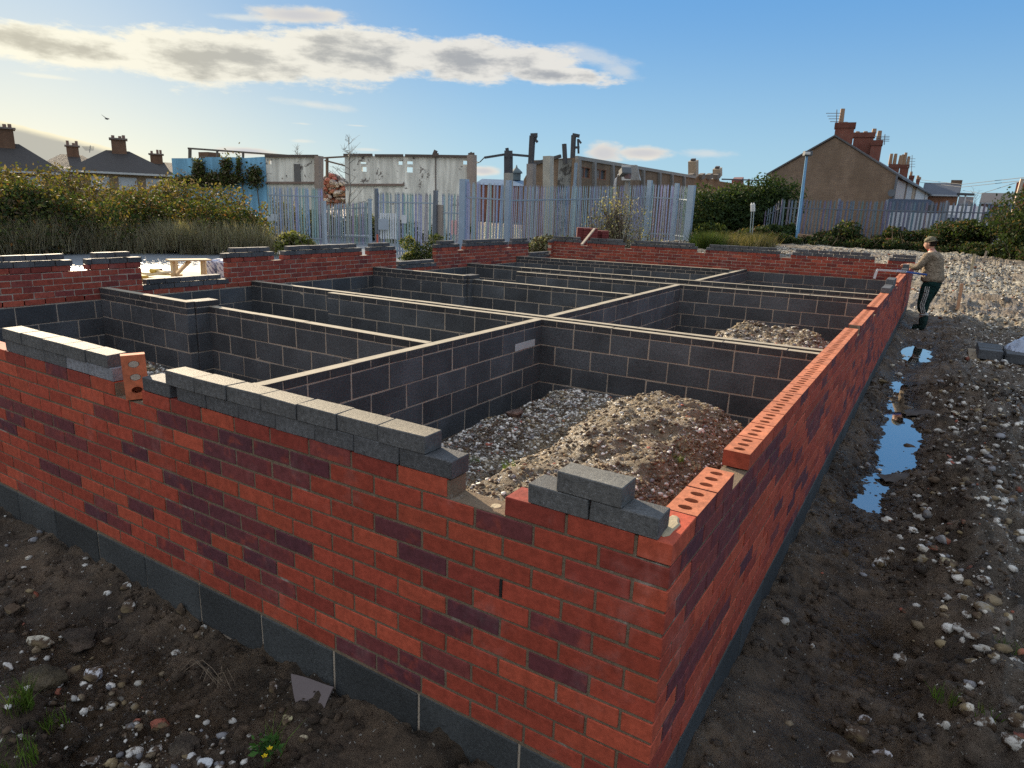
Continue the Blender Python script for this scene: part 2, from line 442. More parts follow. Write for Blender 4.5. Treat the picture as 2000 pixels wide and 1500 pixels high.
M_STONE = m_stone()
M_LEAF = m_leaf()
M_WATER = m_water()
M_TINT = m_tint('painted_surface')
M_DRY_LIT = m_tint('dried_mortar_lit_top', .9, .45, 9., 90., .6, .004, .2)  # for mortar smears, and for sunlight painted on dividing wall tops
M_WOOD = m_tint('sawn_timber', .8, .4, 6., 60.)
M_METAL = m_tint('galvanised_steel', .45, .3, 4., 50., .1, .004, .5, .35)
M_RUST = m_tint('rusty_steel', .8, .5, 3., 30.)
M_CLOTH = m_tint('cloth', .9, .25, 9., 120., .5, .01, .15)
def m_cloth():
    m, n, b = base_mat('work_cloth'); c, a = vcol(n); co = obj_co(n)
    fo = n.noise(co, 7., 5, .6, 2.5); f_ = n.ramp(n.noise(co, 9., 5, .7), .3, .75, .72, 1.15)
    setp(n, b, n.mix(1., c, n.comb(f_, f_, f_), 'MULTIPLY'), .92, .12, None, fo, 1., .10); return m
M_CLOTH = m_cloth()
M_SKIN = m_tint('skin', .55, .15, 8., 60., .1, .003, .4)
M_ROOF = m_tint('slate_roof', .65, .4, 2., 14., .5, .03)
M_ROAD = m_tint('wet_asphalt', .38, .35, .8, 60., .4, .006, .5)

# ------------------------------------------------------------------ ground
BX0, BY1 = -8.65, 16.25
def rear_y(x): return 15.0+(np.asarray(x)+8.65)*(1.19/8.65)
def ground_h(x, y, fine=True):
    x = np.asarray(x, float); y = np.asarray(y, float)
    n1_ = fbm(x*.9, y*.9, 4, 3); n2_ = fbm(x*4.2, y*4.2, 5, 11); n3_ = fbm(x*15, y*15, 4, 23)
    ad = lambda v: v
    h = -1.12+.05*n1_
    # yard right of the wall: wheel rut with puddles, spoil bank beside it
    rut = np.exp(-((x-.36-.10*np.sin((y-4.2)*1.05))/.25)**2)*sstep(y, 3.1, 4.1)*(1-sstep(y, 8.5, 10.))
    rut2 = np.exp(-((x-.36)/.30)**2)*sstep(y, 9.4, 10.6)*(1-sstep(y, 12.2, 13.))
    rut3 = np.exp(-(((x-.16)/.22)**2+((y-14.4)/.8)**2))
    rut4 = np.exp(-(((x+.9)/1.5)**2+((y-22.4)/1.3)**2))
    bank = np.exp(-((x-1.15-.12*np.sin(y*1.3))/.36)**2)*(x > 0)*sstep(y, .3, 1.2)*(1-.7*sstep(y, 7., 11.))
    pit = np.exp(-(((x-.62)/.16)**2+((y-1.75)/.5)**2))
    inright = sstep(x, .0, .2)
    h = h-inright*(.088*rut+.04*np.exp(-((x-.40)/.30)**2)*(y > 1.)*(y < 12)+.10*rut2+.11*rut3+.08*pit)-.5*rut4*0+.19*bank*(.7+.9*n2_)-.05*np.exp(-((x-1.75-.1*np.sin(y))/.2)**2)*(y > .5)*(y < 9)
    h = h-.10*rut4
    rough = np.where(x > .72, 1.55, .9-.35*rut)
    rough = np.where((y < 0) & (x < 0), np.clip(.35+1.4*sstep(-y, .35, .9), .3, 1.6), rough)
    n4_ = 1-np.abs(fbm(x*5.5+3, y*5.5, 4, 61))*2.2
    h = h+.055*n2_*rough+.040*n3_*rough*(.6+.8*sstep(fbm(x*1.9, y*1.9, 2, 29), -.2, .3))+.022*n4_*rough*sstep(fbm(x*1.1, y*1.1, 2, 19), -.2, .3)
    n5_ = fbm(x*9+7, y*9, 5, 83, .6); n6_ = 1-np.abs(fbm(x*13, y*13, 3, 97))*3
    churn = np.where(x > 0, sstep(x, .45, .75)*(1-.55*sstep(x, 1.9, 2.6)), np.where(y < 0, .55, 0))*(.35+.65*sstep(fbm(x*2.1, y*1.3, 3, 53), -.25, .25))
    h = h+churn*(.055*n5_+.018*n6_)
    # soil piled against the foot of the front and right walls
    h = h+.035*np.exp(-(np.abs(y+.02)/.09)**2)*(x < 0)*(y < .1)*(1+.8*n3_)+.04*np.exp(-(np.abs(x-.03)/.10)**2)*(y > 0)
    h = np.where((y < 0) & (x < -1.2), h-.02-.05*sstep(-y, .1, .5)*(1-sstep(-y, .6, 1.)), h)
    # far yard rises towards the right-hand fence
    fr = sstep(y, 17.5, 33.)*sstep(x, -17., -9.)
    h = h+.80*fr+.07*fr*fbm(x*.5, y*.5, 4, 5)
    heap = .16*np.exp(-(((x-2.4)/1.6)**2+((y-20)/1.6)**2))+.16*np.exp(-(((x-4.5)/2.)**2+((y-27)/3)**2))+.14*np.exp(-(((x+5)/3.)**2+((y-26)/2.5)**2))
    h = h+heap*(1+.5*n1_)
    # inside the building: lower floor with heaps of rubble and topsoil
    inside = (x < -.05) & (x > BX0+.05) & (y > .05) & (y < rear_y(x)-.05+.05)
    hi = -1.335+.012*n2_+.004*n3_
    def m(xa, xb, ya, yb, s=.5): return sstep(x, xa, xa+s)*(1-sstep(x, xb-s, xb))*sstep(y, ya, ya+s)*(1-sstep(y, yb-s, yb))
    w1 = .06*fbm(x*1.3, y*1.3, 3, 9)
    p1 = .30*m(-3.05+w1*3, -.45, .15, 4.95, .35)+.26*m(-2.15+w1*2, -.5, .6, 4.75+w1*2, .55)+.03*m(-1.9, -.75, 2.4, 4.5, .6)+.10*m(-2.95, -1.7, 2.6, 5.0, .5)
    p1 = p1*(1-.35*m(-3.3, -2.0, .2, 2.2, .6))
    hi = hi+p1*(1+.10*n2_)+(p1 > .08)*(.022*n2_+.02*n3_)
    p2 = .40*m(-2.6+w1*3, -.3, 6.6, 9.9, .7)+.18*m(-3.4, -.2, 6.1, 10.4, .6)
    hi = hi+p2*(1+.2*n2_)+(p2 > .05)*(.02*n3_)
    p3 = .30*m(-8.5, -4.4, .15, 3.1, .5)
    hi = hi+p3*(1+.2*n2_)
    h = np.where(inside, hi, h)
    return h
def gh(x, y): return float(ground_h(np.array([x]), np.array([y]))[0])

def axis(segs):
    out = []
    for a, b, s in segs: out += list(np.arange(a, b-1e-6, s))
    out.append(segs[-1][1]); return np.array(out)
def geo(a, b, n, rev=False):
    t = np.geomspace(1, 60, n+1); t = (t-1)/(t[-1]-1)
    v = a+(b-a)*t
    return v
xs = np.concatenate([-30-geo(0, 370, 18)[::-1][:-1], np.arange(-30, -9, .6), np.arange(-9, -4.6, .08), np.arange(-4.6, -1.0, .022), np.arange(-1.0, 2.6, .018), np.arange(2.6, 9, .12), np.arange(9, 30, .6), 30+geo(0, 370, 18)])
ys = np.concatenate([-3.2-geo(0, 200, 14)[::-1][:-1], np.arange(-3.2, -1.3, .1), np.arange(-1.3, 6., .019), np.arange(6., 17, .05), np.arange(17, 42, .25), 42+geo(0, 460, 22)])
XX, YY = np.meshgrid(xs, ys)
ZZ = ground_h(XX, YY)
far = np.hypot(XX, YY) > 75
ZZ = np.where(far, np.minimum(ZZ, -.3-1.0*0), ZZ)
V = np.stack([XX.ravel(), YY.ravel(), ZZ.ravel()], 1)
nx, ny = len(xs), len(ys)
ii = (np.arange(ny-1)[:, None]*nx+np.arange(nx-1)[None, :]).ravel()
F = np.stack([ii, ii+1, ii+nx+1, ii+nx], 1)
fx = V[F].mean(1)
x, y = fx[:, 0], fx[:, 1]
soil = np.array([.105, .074, .048]); sub = np.array([.10, .078, .055]); chalk = np.array([.36, .33, .26]); top = np.array([.20, .155, .10]); grass = np.array([.05, .07, .02])
patch = fbm(x*.7, y*.7, 4, 41)
Cc = soil[None]*(1+.35*fbm(x*2, y*2, 4, 31))[:, None]
al = np.clip(.05+.10*sstep(patch, -.1, .4), 0, 1)
yard = sstep(x, .7, 1.3)*sstep(y, 1., 3.)
al = np.where(x > 0, al*.7+.26*yard*sstep(fbm(x*1.1, y*1.1, 4, 77), -.25, .25), al)
yg = sstep(x, .75, 1.1)*(x < 9)*(y > -1)*(y < 16); Cc = Cc*(1-.55*yg[:, None])+np.array([.135, .118, .098])[None]*(.55*yg*(1+.5*fbm(x*2.3, y*2.3, 3, 66)))[:, None]
# chalk hardcore beyond the building
fy = sstep(y, 14.5, 17.5)*(x > -16); fy = np.maximum(fy, ((y > 13) & (x > 1.2))*.75*sstep(y, 12.5, 14.5))
mudstrip = np.exp(-((y-17.3-.3*x)/.9)**2)*(x > .8)
gp = fbm(x*.35, y*.6, 5, 59)
tracks = np.maximum(np.exp(-((y-19.6-.18*x)/.5)**2), np.exp(-((y-14.3+.1*x)/.7)**2))*(x > .9)
fy2 = fy*(.30+.70*sstep(gp, -.2, .2))*(1-.75*mudstrip)*(1-.6*tracks)
Cc = Cc*(1-fy2[:, None])+chalk[None]*fy2[:, None]*(.9+.25*fbm(x*3, y*3, 3, 8))[:, None]
al = np.maximum(al, fy2*.75)
insf = (x < -.045) & (x > -8.6) & (y > .045) & (y < rear_y(x)+.04)
zc = fx[:, 2]
onp = np.clip((zc+1.30)/.08, 0, 1)
Cin = sub[None]*(1-onp[:, None])+np.where((x > -2.25)[:, None], top[None], sub[None]*1.0)*onp[:, None]
Cc = np.where(insf[:, None], Cin, Cc); al = np.where(insf, .03+.60*onp*np.where(x > -2.1, .7, 1.5), al)
lft = (x < -9.5)
sand = np.array([.33, .29, .21])
Cc = np.where((lft & (x > -15))[:, None], sand[None]*(.75+.5*vn(x*1.5, y*1.5, 4))[:, None], Cc); al = np.where(lft, .3, al)
Cc = np.where((x <= -15)[:, None] & (np.hypot(x, y) > 14)[:, None] & (y < 60)[:, None], (grass*.7+soil*.5)[None], Cc)
Cf = np.concatenate([np.clip(Cc, 0, 1), al[:, None]], 1)
g = fast_mesh('ground', V, F, Cf, M_GROUND, True)
tag(g, kind='structure')

# road beyond the left wall
mb = MB()
pts = [(-14.3, -4), (-13.6, 14.), (-16.5, 30), (-24.8, 30), (-25.6, 12), (-25.9, -4)]
mb.add([(a, b, -1.045) for a, b in pts], [tuple(range(6))[::-1]], (.17, .19, .21))
tag(mb.build('road', M_ROAD), kind='structure')
mb = MB()
mb.bar((-25.75, -4, -1.02), (-25.6, 12, -1.02), .15, .12, (.25, .25, .24)); mb.bar((-25.6, 12, -1.02), (-24.8, 30, -1.02), .15, .12, (.25, .25, .24))
tag(mb.build('kerb', M_TINT), kind='structure')

# puddles: flat water sheets lying in the ruts
def puddle(xa, xb, ya, yb, z):
    m_ = MB(); m_.add([(xa, ya, z), (xb, ya, z), (xb, yb, z), (xa, yb, z)], [(0, 1, 2, 3)], (.1, .1, .1))
    o = m_.build('puddle_water', M_WATER); tag(o, kind='structure'); return o
puddle(.012, .95, 2.4, 9.3, -1.205)
puddle(.012, .95, 9.35, 13.2, -1.205)
puddle(.012, .5, 13.25, 15.4, -1.195)
puddle(-2.6, 1.0, 20.9, 23.8, -1.04)

# ------------------------------------------------------------------ masonry
random.seed(3)
def red():
    k = random.random(); b_ = random.uniform(.85, 1.15)
    base = (.31, .054, .030) if k < .6 else ((.37, .070, .036) if k < .85 else (.24, .042, .028))
    return tuple(c*b_ for c in base)
CL_A = [[(2.34, -.12), (2.0, -.09), (1.33, -.06), (1.35, -.27), (1.56, -.25), (2.25, -.27)], [(2.7, -.42), (2.04, -.37), (1.56, -.43), (1.35, -.55), (1.7, -.81), (2.16, -.79), (2.37, -.64), (2.61, -.52)],
        [(3.1, -.65), (2.82, -.6), (2.71, -.74), (2.87, -.83), (3.26, -.81)], [(4.1, -.3), (3.55, -.3), (3.46, -.41), (4.12, -.42)], [(1.2, -.73), (1.05, -.73), (.75, -.79), (.98, -.88)], [(.87, -.52), (.76, -.44), (.5, -.46), (.76, -.6)], [(.42, -.54), (.01, -.48), (.01, -.60), (.42, -.63)]]
CL_B = [[(.22, .0), (1.4, -.04), (1.36, -.2), (.59, -.23), (.22, -.17)], [(1.3, -.15), (2.13, -.25), (2.08, -.38), (1.22, -.36), (.82, -.26)], [(.17, -.20), (.68, -.26), (.59, -.39), (.17, -.39)], [(.1, -.48), (.65, -.52), (.56, -.65), (.12, -.65)], [(2.25, -.02), (3.53, -.02), (3.7, -.16), (2.17, -.12)], [(2.72, -.34), (4.6, -.37), (4.36, -.45), (2.63, -.45)]]
def in_poly(p, P):
    c = False; n = len(P)
    for i in range(n):
        (x1, y1), (x2, y2) = P[i], P[(i+1) % n]
        if (y1 > p[1]) != (y2 > p[1]) and p[0] < (x2-x1)*(p[1]-y1)/(y2-y1)+x1: c = not c
    return c
def dark_p(s, z, wall):
    if wall == 'A' and s < 4.2: return random.random() < (.80 if any(in_poly((s, z), P) for P in CL_A) else .06)
    if wall == 'B' and s < 2.2: return random.random() < (.75 if any(in_poly((s, z), P) for P in CL_B) else .08)
    d = float(fbm(np.array([s*.85+z*1.2]), np.array([z*3.2-s*.3]), 3, 101 if wall == 'A' else 202)[0])
    return random.random() < (.66 if d > (.13 if wall == 'A' else .08) else .08)
def holed_brick(mb, M, L, Wd, H, col, side=None):
    side = side or col
    """brick with three oval perforations in its top face; L along local y, Wd along local x"""
    hx, hy, hz = Wd/2, L/2, H/2
    outer = [(-hx, -hy), (hx, -hy), (hx, hy), (-hx, hy)]
    holes = [[(.024*math.cos(a), cy+.0165*math.sin(a)) for a in [2*math.pi*k/14 for k in range(14)]] for cy in (-.063*L/.215, 0., .063*L/.215)]
    loops = [[Vector((a, b, 0)) for a, b in outer]]+[[Vector((a, b, 0)) for a, b in h[::-1]] for h in holes]
    tris = tessellate_polygon(loops)
    flat = [p for lp in loops for p in lp]
    vs = [tuple(M @ Vector((p.x, p.y, hz))) for p in flat]
    fs = []
    for t in tris:
        a, b, c = (flat[i] for i in t)
        fs.append(tuple(t) if (b-a).cross(c-a).z > 0 else tuple(t)[::-1])
    mb.add(vs, fs, col)
    for h in holes:
        n_ = len(h)
        vv = [tuple(M @ Vector((a, b, hz))) for a, b in h]+[tuple(M @ Vector((a, b, -hz+.012))) for a, b in h]
        ff = [((k+1) % n_, k, n_+k, n_+(k+1) % n_) for k in range(n_)]+[tuple(n_+k for k in range(n_))]
        mb.add(vv, ff, tuple(c*.8 for c in col[:3])+(0.,))
    c8 = [tuple(M @ Vector(v)) for v in ((-hx, -hy, -hz), (hx, -hy, -hz), (hx, hy, -hz), (-hx, hy, -hz), (-hx, -hy, hz), (hx, -hy, hz), (hx, hy, hz), (-hx, hy, hz))]
    mb.add(c8, [(3, 2, 1, 0), (0, 1, 5, 4), (1, 2, 6, 5), (2, 3, 7, 6), (3, 0, 4, 7)], side)

def wall_dir(p0, p1):
    d = Vector((p1[0]-p0[0], p1[1]-p0[1], 0)); L = d.length; d.normalize(); return d, L
def unit(mb, p0, d, s0, s1, t0, t1, z0, z1, col, b=.0022, jit=.0010, holes=False):
    """a masonry unit between s0..s1 along the wall and t0..t1 through it"""
    nrm = Vector((-d.y, d.x, 0))
    ctr = Vector((p0[0], p0[1], 0))+d*((s0+s1)/2)+nrm*((t0+t1)/2)+Vector((0, 0, (z0+z1)/2))
    M = Matrix(((d.x, nrm.x, 0, ctr.x), (d.y, nrm.y, 0, ctr.y), (0, 0, 1, ctr.z), (0, 0, 0, 1)))
    if holes:
        Mh = M @ Matrix.Rotation(R(-90), 4, 'Z')
        holed_brick(mb, Mh, s1-s0, t1-t0, z1-z0, col, colB((s0+s1)/2, -.03))
    else:
        rot = Matrix.Rotation(random.gauss(0, .0022 if s1-s0 < .3 else .0012), 4, 'Z') @ Matrix.Rotation(random.gauss(0, .003), 4, 'Y')
        mb.bbox(M @ Matrix.Translation((0, random.gauss(0, .0006), random.gauss(0, .0008))) @ rot, s1-s0, t1-t0, z1-z0, col, b, jit)
def course(mb, p0, d, sa, sb, first, t0, t1, z0, z1, mod, colf, gap=.010, gaps=(), **kw):
    """lay units of module `mod` from sa to sb; `first` = length of the first unit; gaps = openings left out"""
    s = sa; Lu = first
    while s < sb-.02:
        e = min(s+Lu, sb)
        pieces = [(s, e-(gap if e < sb-.001 else 0))]
        for ga, gb in gaps:
            np_ = []
            for a, b in pieces:
                if gb <= a or ga >= b: np_.append((a, b)); continue
                if ga-a > .03: np_.append((a, ga))
                if b-gb > .03: np_.append((gb, b))
            pieces = np_
        for a, b in pieces: unit(mb, p0, d, a, b, t0, t1, z0, z1, colf((a+b)/2, (z0+z1)/2), **kw)
        s = e; Lu = mod
def cores(mb, p0, d, segs, t0, t1, inset=.0036):
    """mortar filling: list of (s0,s1,z0,z1)"""
    nrm = Vector((-d.y, d.x, 0))
    for s0, s1, z0, z1 in segs:
        q = []
        for z in (z0, z1):
            for s, t in ((s0, t0+inset), (s1, t0+inset), (s1, t1-inset), (s0, t1-inset)):
                v = Vector((p0[0], p0[1], 0))+d*s+nrm*t; q.append((v.x, v.y, z))
        mb.hexa(q, (.2, .15, .1))
def blk(): k = random.uniform(.75, 1.3); return (.056*k, .060*k, .064*k)
def cbr(): k = random.uniform(.85, 1.2); return (.066*k, .067*k, .069*k)

# ---- front wall (outer face y = 0, running to the left from the corner)
front = empty('brick_wall', (-4.3, 0, -1.1), 'nearest wall of red and purple bricks on dark blocks, running off to the left', 'wall')
bm_ = MB(); mo = MB(); bl_ = MB()
d = Vector((-1, 0, 0)); P0 = (0, .1025)           # normal = (0,-1): t from 0 (inner) to .1025 (outer face)
def colA(s, z):
    c = red(); return (*c, random.uniform(.65, 1.) if dark_p(s, z, 'A') else 0.)
weep = {(4, .5525)}
LA = 8.65
for k in range(12):
    z1 = -.075*k; z0 = z1-.065
    gaps = [(.5525, .7775), (2.5775, 2.8025), (4.60, 4.82), (6.6, 6.82)] if k == 0 else []
    if k % 2 == 0: course(bm_, P0, d, .1125, LA, .225, 0, .1025, z0, z1, .225, colA, gaps=gaps)
    else: course(bm_, P0, d, 0, LA, .225, 0, .1025, z0, z1, .225, colA)
cores(mo, P0, d, [(.006, LA, -.905, -.0715), (.1028, .5525, -.071, -.006), (.7775, 2.5775, -.071, -.006), (2.8025, 4.6, -.071, -.006), (4.82, 6.6, -.071, -.006), (6.82, LA, -.071, -.006)], 0, .1025)
for r_ in range(2):
    z1 = -.905-.225*r_
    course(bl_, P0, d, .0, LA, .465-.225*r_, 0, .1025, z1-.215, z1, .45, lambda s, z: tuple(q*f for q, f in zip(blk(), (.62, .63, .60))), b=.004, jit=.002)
mq = MB(); cores(mq, P0, d, [(.005, LA, -1.36, -.906)], 0, .1025, .0055); mq.build('base_mortar', M_MORT2, front)
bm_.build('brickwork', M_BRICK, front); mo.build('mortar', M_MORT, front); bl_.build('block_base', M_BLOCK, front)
m_ = MB(); m_.box(-.5625, -.5525, -.0012, .05, -.365, -.30, (.012, .012, .012)); m_.build('weep_slot', M_TINT, front)
for k_, (xa, xb, ya, yb, zz) in enumerate(((-.085, -.018, .03, .19, 0.), (-.64, -.60, .03, .075, -.075), (-2.66, -2.60, .02, .08, -.075))):
    m_ = MB(); vs = []; c_ = ((xa+xb)/2, (ya+yb)/2)
    for i in range(16):
        a_ = i*math.pi/8; q_ = random.uniform(.75, 1.1); vs.append((c_[0]+math.cos(a_)*(xb-xa)/2*q_, c_[1]+math.sin(a_)*(yb-ya)/2*q_, zz))
    m_.add(vs+[(c_[0]+(v[0]-c_[0])*.8, c_[1]+(v[1]-c_[1])*.8, zz+.005) for v in vs], [tuple(range(16, 32))]+[(i, (i+1) % 16, 16+(i+1) % 16, 16+i) for i in range(16)], (.36, .30, .20)); m_.build('mortar_smear', M_DRY_LIT, front)
# ---- right wall (outer face x = 0, running away from the corner)
right = empty('brick_wall', (0, 8, -1.1), 'long right-hand wall of red facing bricks with perforated brick tops, receding to the workman', 'wall')
bm_ = MB(); mo = MB(); bl_ = MB()
d = Vector((0, 1, 0)); P0 = (0, 0)                # normal = (-1,0): t from 0 (outer face) to .1025
LB = 16.19
GB = [(.665, .89), (4.74, 4.92), (6.22, 6.54), (9.92, 10.28), (12.4, 12.6)]
def colB(s, z):
    c = red(); return (*c, random.uniform(.65, 1.) if dark_p(s, z, 'B') else 0.)
def colB0(s, z):
    c = (.44, .15, .075); k_ = random.uniform(.88, 1.1); return (*(q*k_ for q in c), .0)
for k in range(12):
    z1 = -.075*k; z0 = z1-.065
    if k == 0:
        course(bm_, P0, d, 0, .22, .225, 0, .1025, z0, z1, .225, lambda s, z: (*red(), 0.))
        course(bm_, P0, d, .225, LB, .225, 0, .1025, z0, z1, .225, colB0, gaps=GB, holes=True)
    elif k % 2 == 0: course(bm_, P0, d, 0, LB, .225, 0, .1025, z0, z1, .225, colB)
    else: course(bm_, P0, d, .1125, LB, .225, 0, .1025, z0, z1, .225, colB)
segs = [(.02, LB, -.905, -.0715)]
a0 = .23
for ga, gb in GB+[(LB, LB)]:
    a0 = gb
cores(mo, P0, d, segs, 0, .1025)
for r_ in range(2):
    z1 = -.905-.225*r_
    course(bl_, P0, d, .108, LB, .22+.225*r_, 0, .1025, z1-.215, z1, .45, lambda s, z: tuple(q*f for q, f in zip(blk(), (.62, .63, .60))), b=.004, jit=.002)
mq = MB(); cores(mq, P0, d, [(.108, LB, -1.36, -.906)], 0, .1025, .0055); mq.build('base_mortar', M_MORT2, right)
# mortar joints between the perforated bricks
s = .225
while s < LB:
    if not any(ga-.02 < s < gb+.02 for ga, gb in GB): cores(mo, P0, d, [(s-.012, s+.002, -.071, -.004)], 0, .1025, .008)
    s += .225
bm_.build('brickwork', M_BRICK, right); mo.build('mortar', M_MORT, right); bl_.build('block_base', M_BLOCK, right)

# ---- left and rear walls, seen from inside
def inner_wall(root, p0, p1, zoff, dips, notches, ups, L, th=.1025):
    """p0->p1 is the inner face line, thickness goes to t<0 (away from the room)"""
    d, _ = wall_dir(p0, p1)
    bb = MB(); mm = MB(); kk = MB(); cb = MB()
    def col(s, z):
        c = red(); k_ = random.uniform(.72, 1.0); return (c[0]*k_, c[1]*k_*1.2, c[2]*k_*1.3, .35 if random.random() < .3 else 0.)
    for k in range(6):
        z1 = zoff-.075*k; z0 = z1-.065
        gaps = list(dips) if k < 5 else []
        if k == 0: gaps += notches
        off = .1125 if k % 2 else .225
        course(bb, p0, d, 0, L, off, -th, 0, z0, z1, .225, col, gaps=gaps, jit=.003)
    mm_s = []; cur = 0.
    for a, b in sorted(dips)+[(L, L)]:
        if a-cur > .05: mm_s.append((cur+.004, a-.004, zoff-.435, zoff-.0715))
        cur = b
    cores(mm, p0, d, mm_s+[(0, L, zoff-.455, zoff-.382)], -th, 0, .004)
    for a, b, z in ups:      # concrete-brick coping: (from, to, bottom)
        course(cb, p0, d, a, b, .2, -th-.002, .004, zoff+z+.003, zoff+z+.068, .225, lambda s, z: cbr(), jit=.002)
    for r_ in range(4):
        z1 = zoff-.455-.225*r_
        course(kk, p0, d, 0, L, .45-.225*(r_ % 2), -th, 0, z1-.215, z1, .45, lambda s, z: blk(), b=.003, jit=.003, gap=.014)
    cores(mm, p0, d, [(0, L, -1.36, zoff-.4555)], -th, 0, .005)
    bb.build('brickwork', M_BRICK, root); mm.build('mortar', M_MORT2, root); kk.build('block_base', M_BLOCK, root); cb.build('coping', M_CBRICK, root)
leftw = empty('brick_wall', (-8.6, 7.5, -1.1), 'left wall seen from inside, red brick over black blocks with three low door-width dips', 'wall')
DN = [(.62, .80), (2.64, 2.82), (5.68, 5.86), (7.66, 7.84), (10.69, 10.88), (12.69, 12.86)]
DD = [(3.50, 4.82), (8.60, 9.86), (13.68, 14.88)]
DU = [(.0, .6, 0), (.82, 2.65, 0), (.92, 2.56, .075), (2.82, 3.52, 0), (2.92, 3.37, .075), (3.49, 4.82, -.375), (3.56, 4.69, -.30), (4.77, 5.68, 0), (4.92, 5.60, .075),
      (5.86, 7.65, 0), (5.97, 7.52, .075), (7.84, 8.57, 0), (7.92, 8.41, .075), (8.60, 9.86, -.375), (8.68, 9.78, -.30), (9.84, 10.68, 0), (9.97, 10.49, .075),
      (10.88, 12.67, 0), (10.93, 12.52, .075), (12.86, 13.68, 0), (12.9, 13.59, .075), (13.68, 14.85, -.375), (13.78, 14.76, -.30), (14.85, 15.0, 0)]
# the room lies to the right of the line (-8.55,15)->(-8.55,0) mirrored: build it running from far to near
def flip(l, L): return [tuple([L-b, L-a]+list(r_)) for a, b, *r_ in l]
inner_wall(leftw, (-8.55, 15.0), (-8.55, 0), 0, flip(DD, 15.), flip(DN, 15.), flip(DU, 15.), 15.0, th=.1025)
rearw = empty('brick_wall', (-4.3, 15.7, -1.1), 'rear wall seen from inside, red brick with five one-brick notches along its dark coping', 'wall')
RL = math.hypot(8.65, 1.19); kx = RL/8.65
def rx(v): return (-v)*kx        # distance from the right-hand end
RN = [(rx(-.53), rx(-.80)), (rx(-2.57), rx(-2.82)), (rx(-4.54), rx(-4.76)), (rx(-6.43), rx(-6.61)), (rx(-7.62), rx(-7.79))]
RU = [(rx(-.0), rx(-.52), 0), (rx(-.0), rx(-.46), .075), (rx(-.80), rx(-2.56), 0), (rx(-.90), rx(-2.48), .075), (rx(-2.81), rx(-4.53), 0), (rx(-2.9), rx(-4.46), .075),
      (rx(-4.75), rx(-6.43), 0), (rx(-4.83), rx(-6.36), .075), (rx(-6.6), rx(-7.61), 0), (rx(-6.67), rx(-7.54), .075), (rx(-7.8), rx(-8.62), 0), (rx(-7.83), rx(-8.57), .075)]
inner_wall(rearw, (0, 16.19), (-8.65, 15.0), .03, [], RN, RU, RL)

# ---- dividing walls of black blocks inside
def divider(label, p0, p1, top, nb, th=.1, ends=None, group='dark block dividing walls inside the brick shell'):
    """p0->p1 is the face towards the camera; thickness goes to the left of travel"""
    d, L = wall_dir(p0, p1)
    root = empty('block_wall', ((p0[0]+p1[0])/2, (p0[1]+p1[1])/2, -1.33), label, 'wall', group)
    bb = MB(); mm = MB(); kk = MB()
    z = top
    for k in range(nb):
        course(bb, p0, d, 0, L, .225 if k % 2 == 0 else .1125, 0, th, z-.065, z, .225, lambda s, z: tuple(c*.55 for c in cbr()), jit=.002)
        z -= .075
    zb = z
    r_ = 0
    while z > -1.3:
        course(kk, p0, d, 0, L, .45 if r_ % 2 else .225, 0, th, max(z-.212, -1.42), z, .45, lambda s, z: blk(), b=.003, jit=.003, gap=.015)
        z -= .225; r_ += 1
    cores(mm, p0, d, [(0.003, L-.003, -1.4, top-.006)], 0, th, .004)
    tb = MB(); s = .002; nrm = Vector((-d.y, d.x, 0))
    while s < L-.05:
        e = min(L-.002, s+random.uniform(.3, 1.4)); q = []; w0, w1 = random.uniform(0, .006), th-random.uniform(0, .006)
        for z_ in (top+.0005, top+random.uniform(.003, .006)):
            for a_, t_ in ((s, w0), (e, w0), (e, w1), (s, w1)):
                v = Vector((p0[0], p0[1], 0))+d*a_+nrm*t_; q.append((v.x, v.y, z_))
        tb.hexa([q[3], q[2], q[1], q[0], q[7], q[6], q[5], q[4]], (.33, .29, .22)); s = e+random.choice((.004, .012))
    tb.build('lit_top_strip', M_DRY_LIT, root)  # pale sheet along the wall top, sunlight painted into its colour
    bb.build('brick_course', M_CBRICK, root); kk.build('blockwork', M_BLOCK, root); mm.build('mortar', M_MORT2, root)
    return root
def fy1(x): return 5.09+.036*(x+6.75)
def fy2_(x): return 10.16+.116*(x+6.75)
ZT = -.37
sp1 = divider('long low wall of dark blocks running away from the front wall to the double wall', (-3.35, .11), (-3.35, fy1(-3.4)-.002), ZT, 1)
divider('low dark block wall continuing away beyond the double wall, above the second rubble heap', (-3.37, fy1(-3.4)+.295), (-3.46, fy2_(-3.5)-.002), ZT, 1)
divider('short dark block wall running on to the red rear wall', (-3.48, fy2_(-3.5)+1.18), (-3.50, 15.66), ZT, 1)
divider('front one of the close pair of dark block walls crossing the middle of the building', (-6.75, fy1(-6.75)), (-.105, fy1(-.1)), ZT, 1)
divider('rear one of the close pair of dark block walls, reaching the left wall', (-8.545, fy1(-8.5)+.19), (-.105, fy1(-.1)+.19), ZT, 1)
divider('dark block wall in the left bay, from the nearest pier to the long wall', (-6.80, 3.20), (-3.455, 3.20), ZT, 1)
divider('short raised dark block wall at far left ending in the nearest pier', (-8.545, 2.93), (-6.72, 2.93), -.295, 2)
divider('raised dark block wall ending in the second pier, behind the double wall at left', (-8.545, 7.93), (-6.50, 8.02), -.295, 2)
divider('dark block wall with a thin sunlit top running right from the second pier', (-6.48, 8.22), (-3.54, 8.38), ZT, 1)
divider('dark block wall on the near side of the narrow passage across the rear half', (-6.75, fy2_(-6.75)), (-.105, fy2_(-.1)), ZT, 1)
divider('back wall of the narrow passage across the rear half, starting at the left brick wall', (-8.545, fy2_(-8.5)+1.02), (-.105, fy2_(-.1)+1.02), ZT, 1)
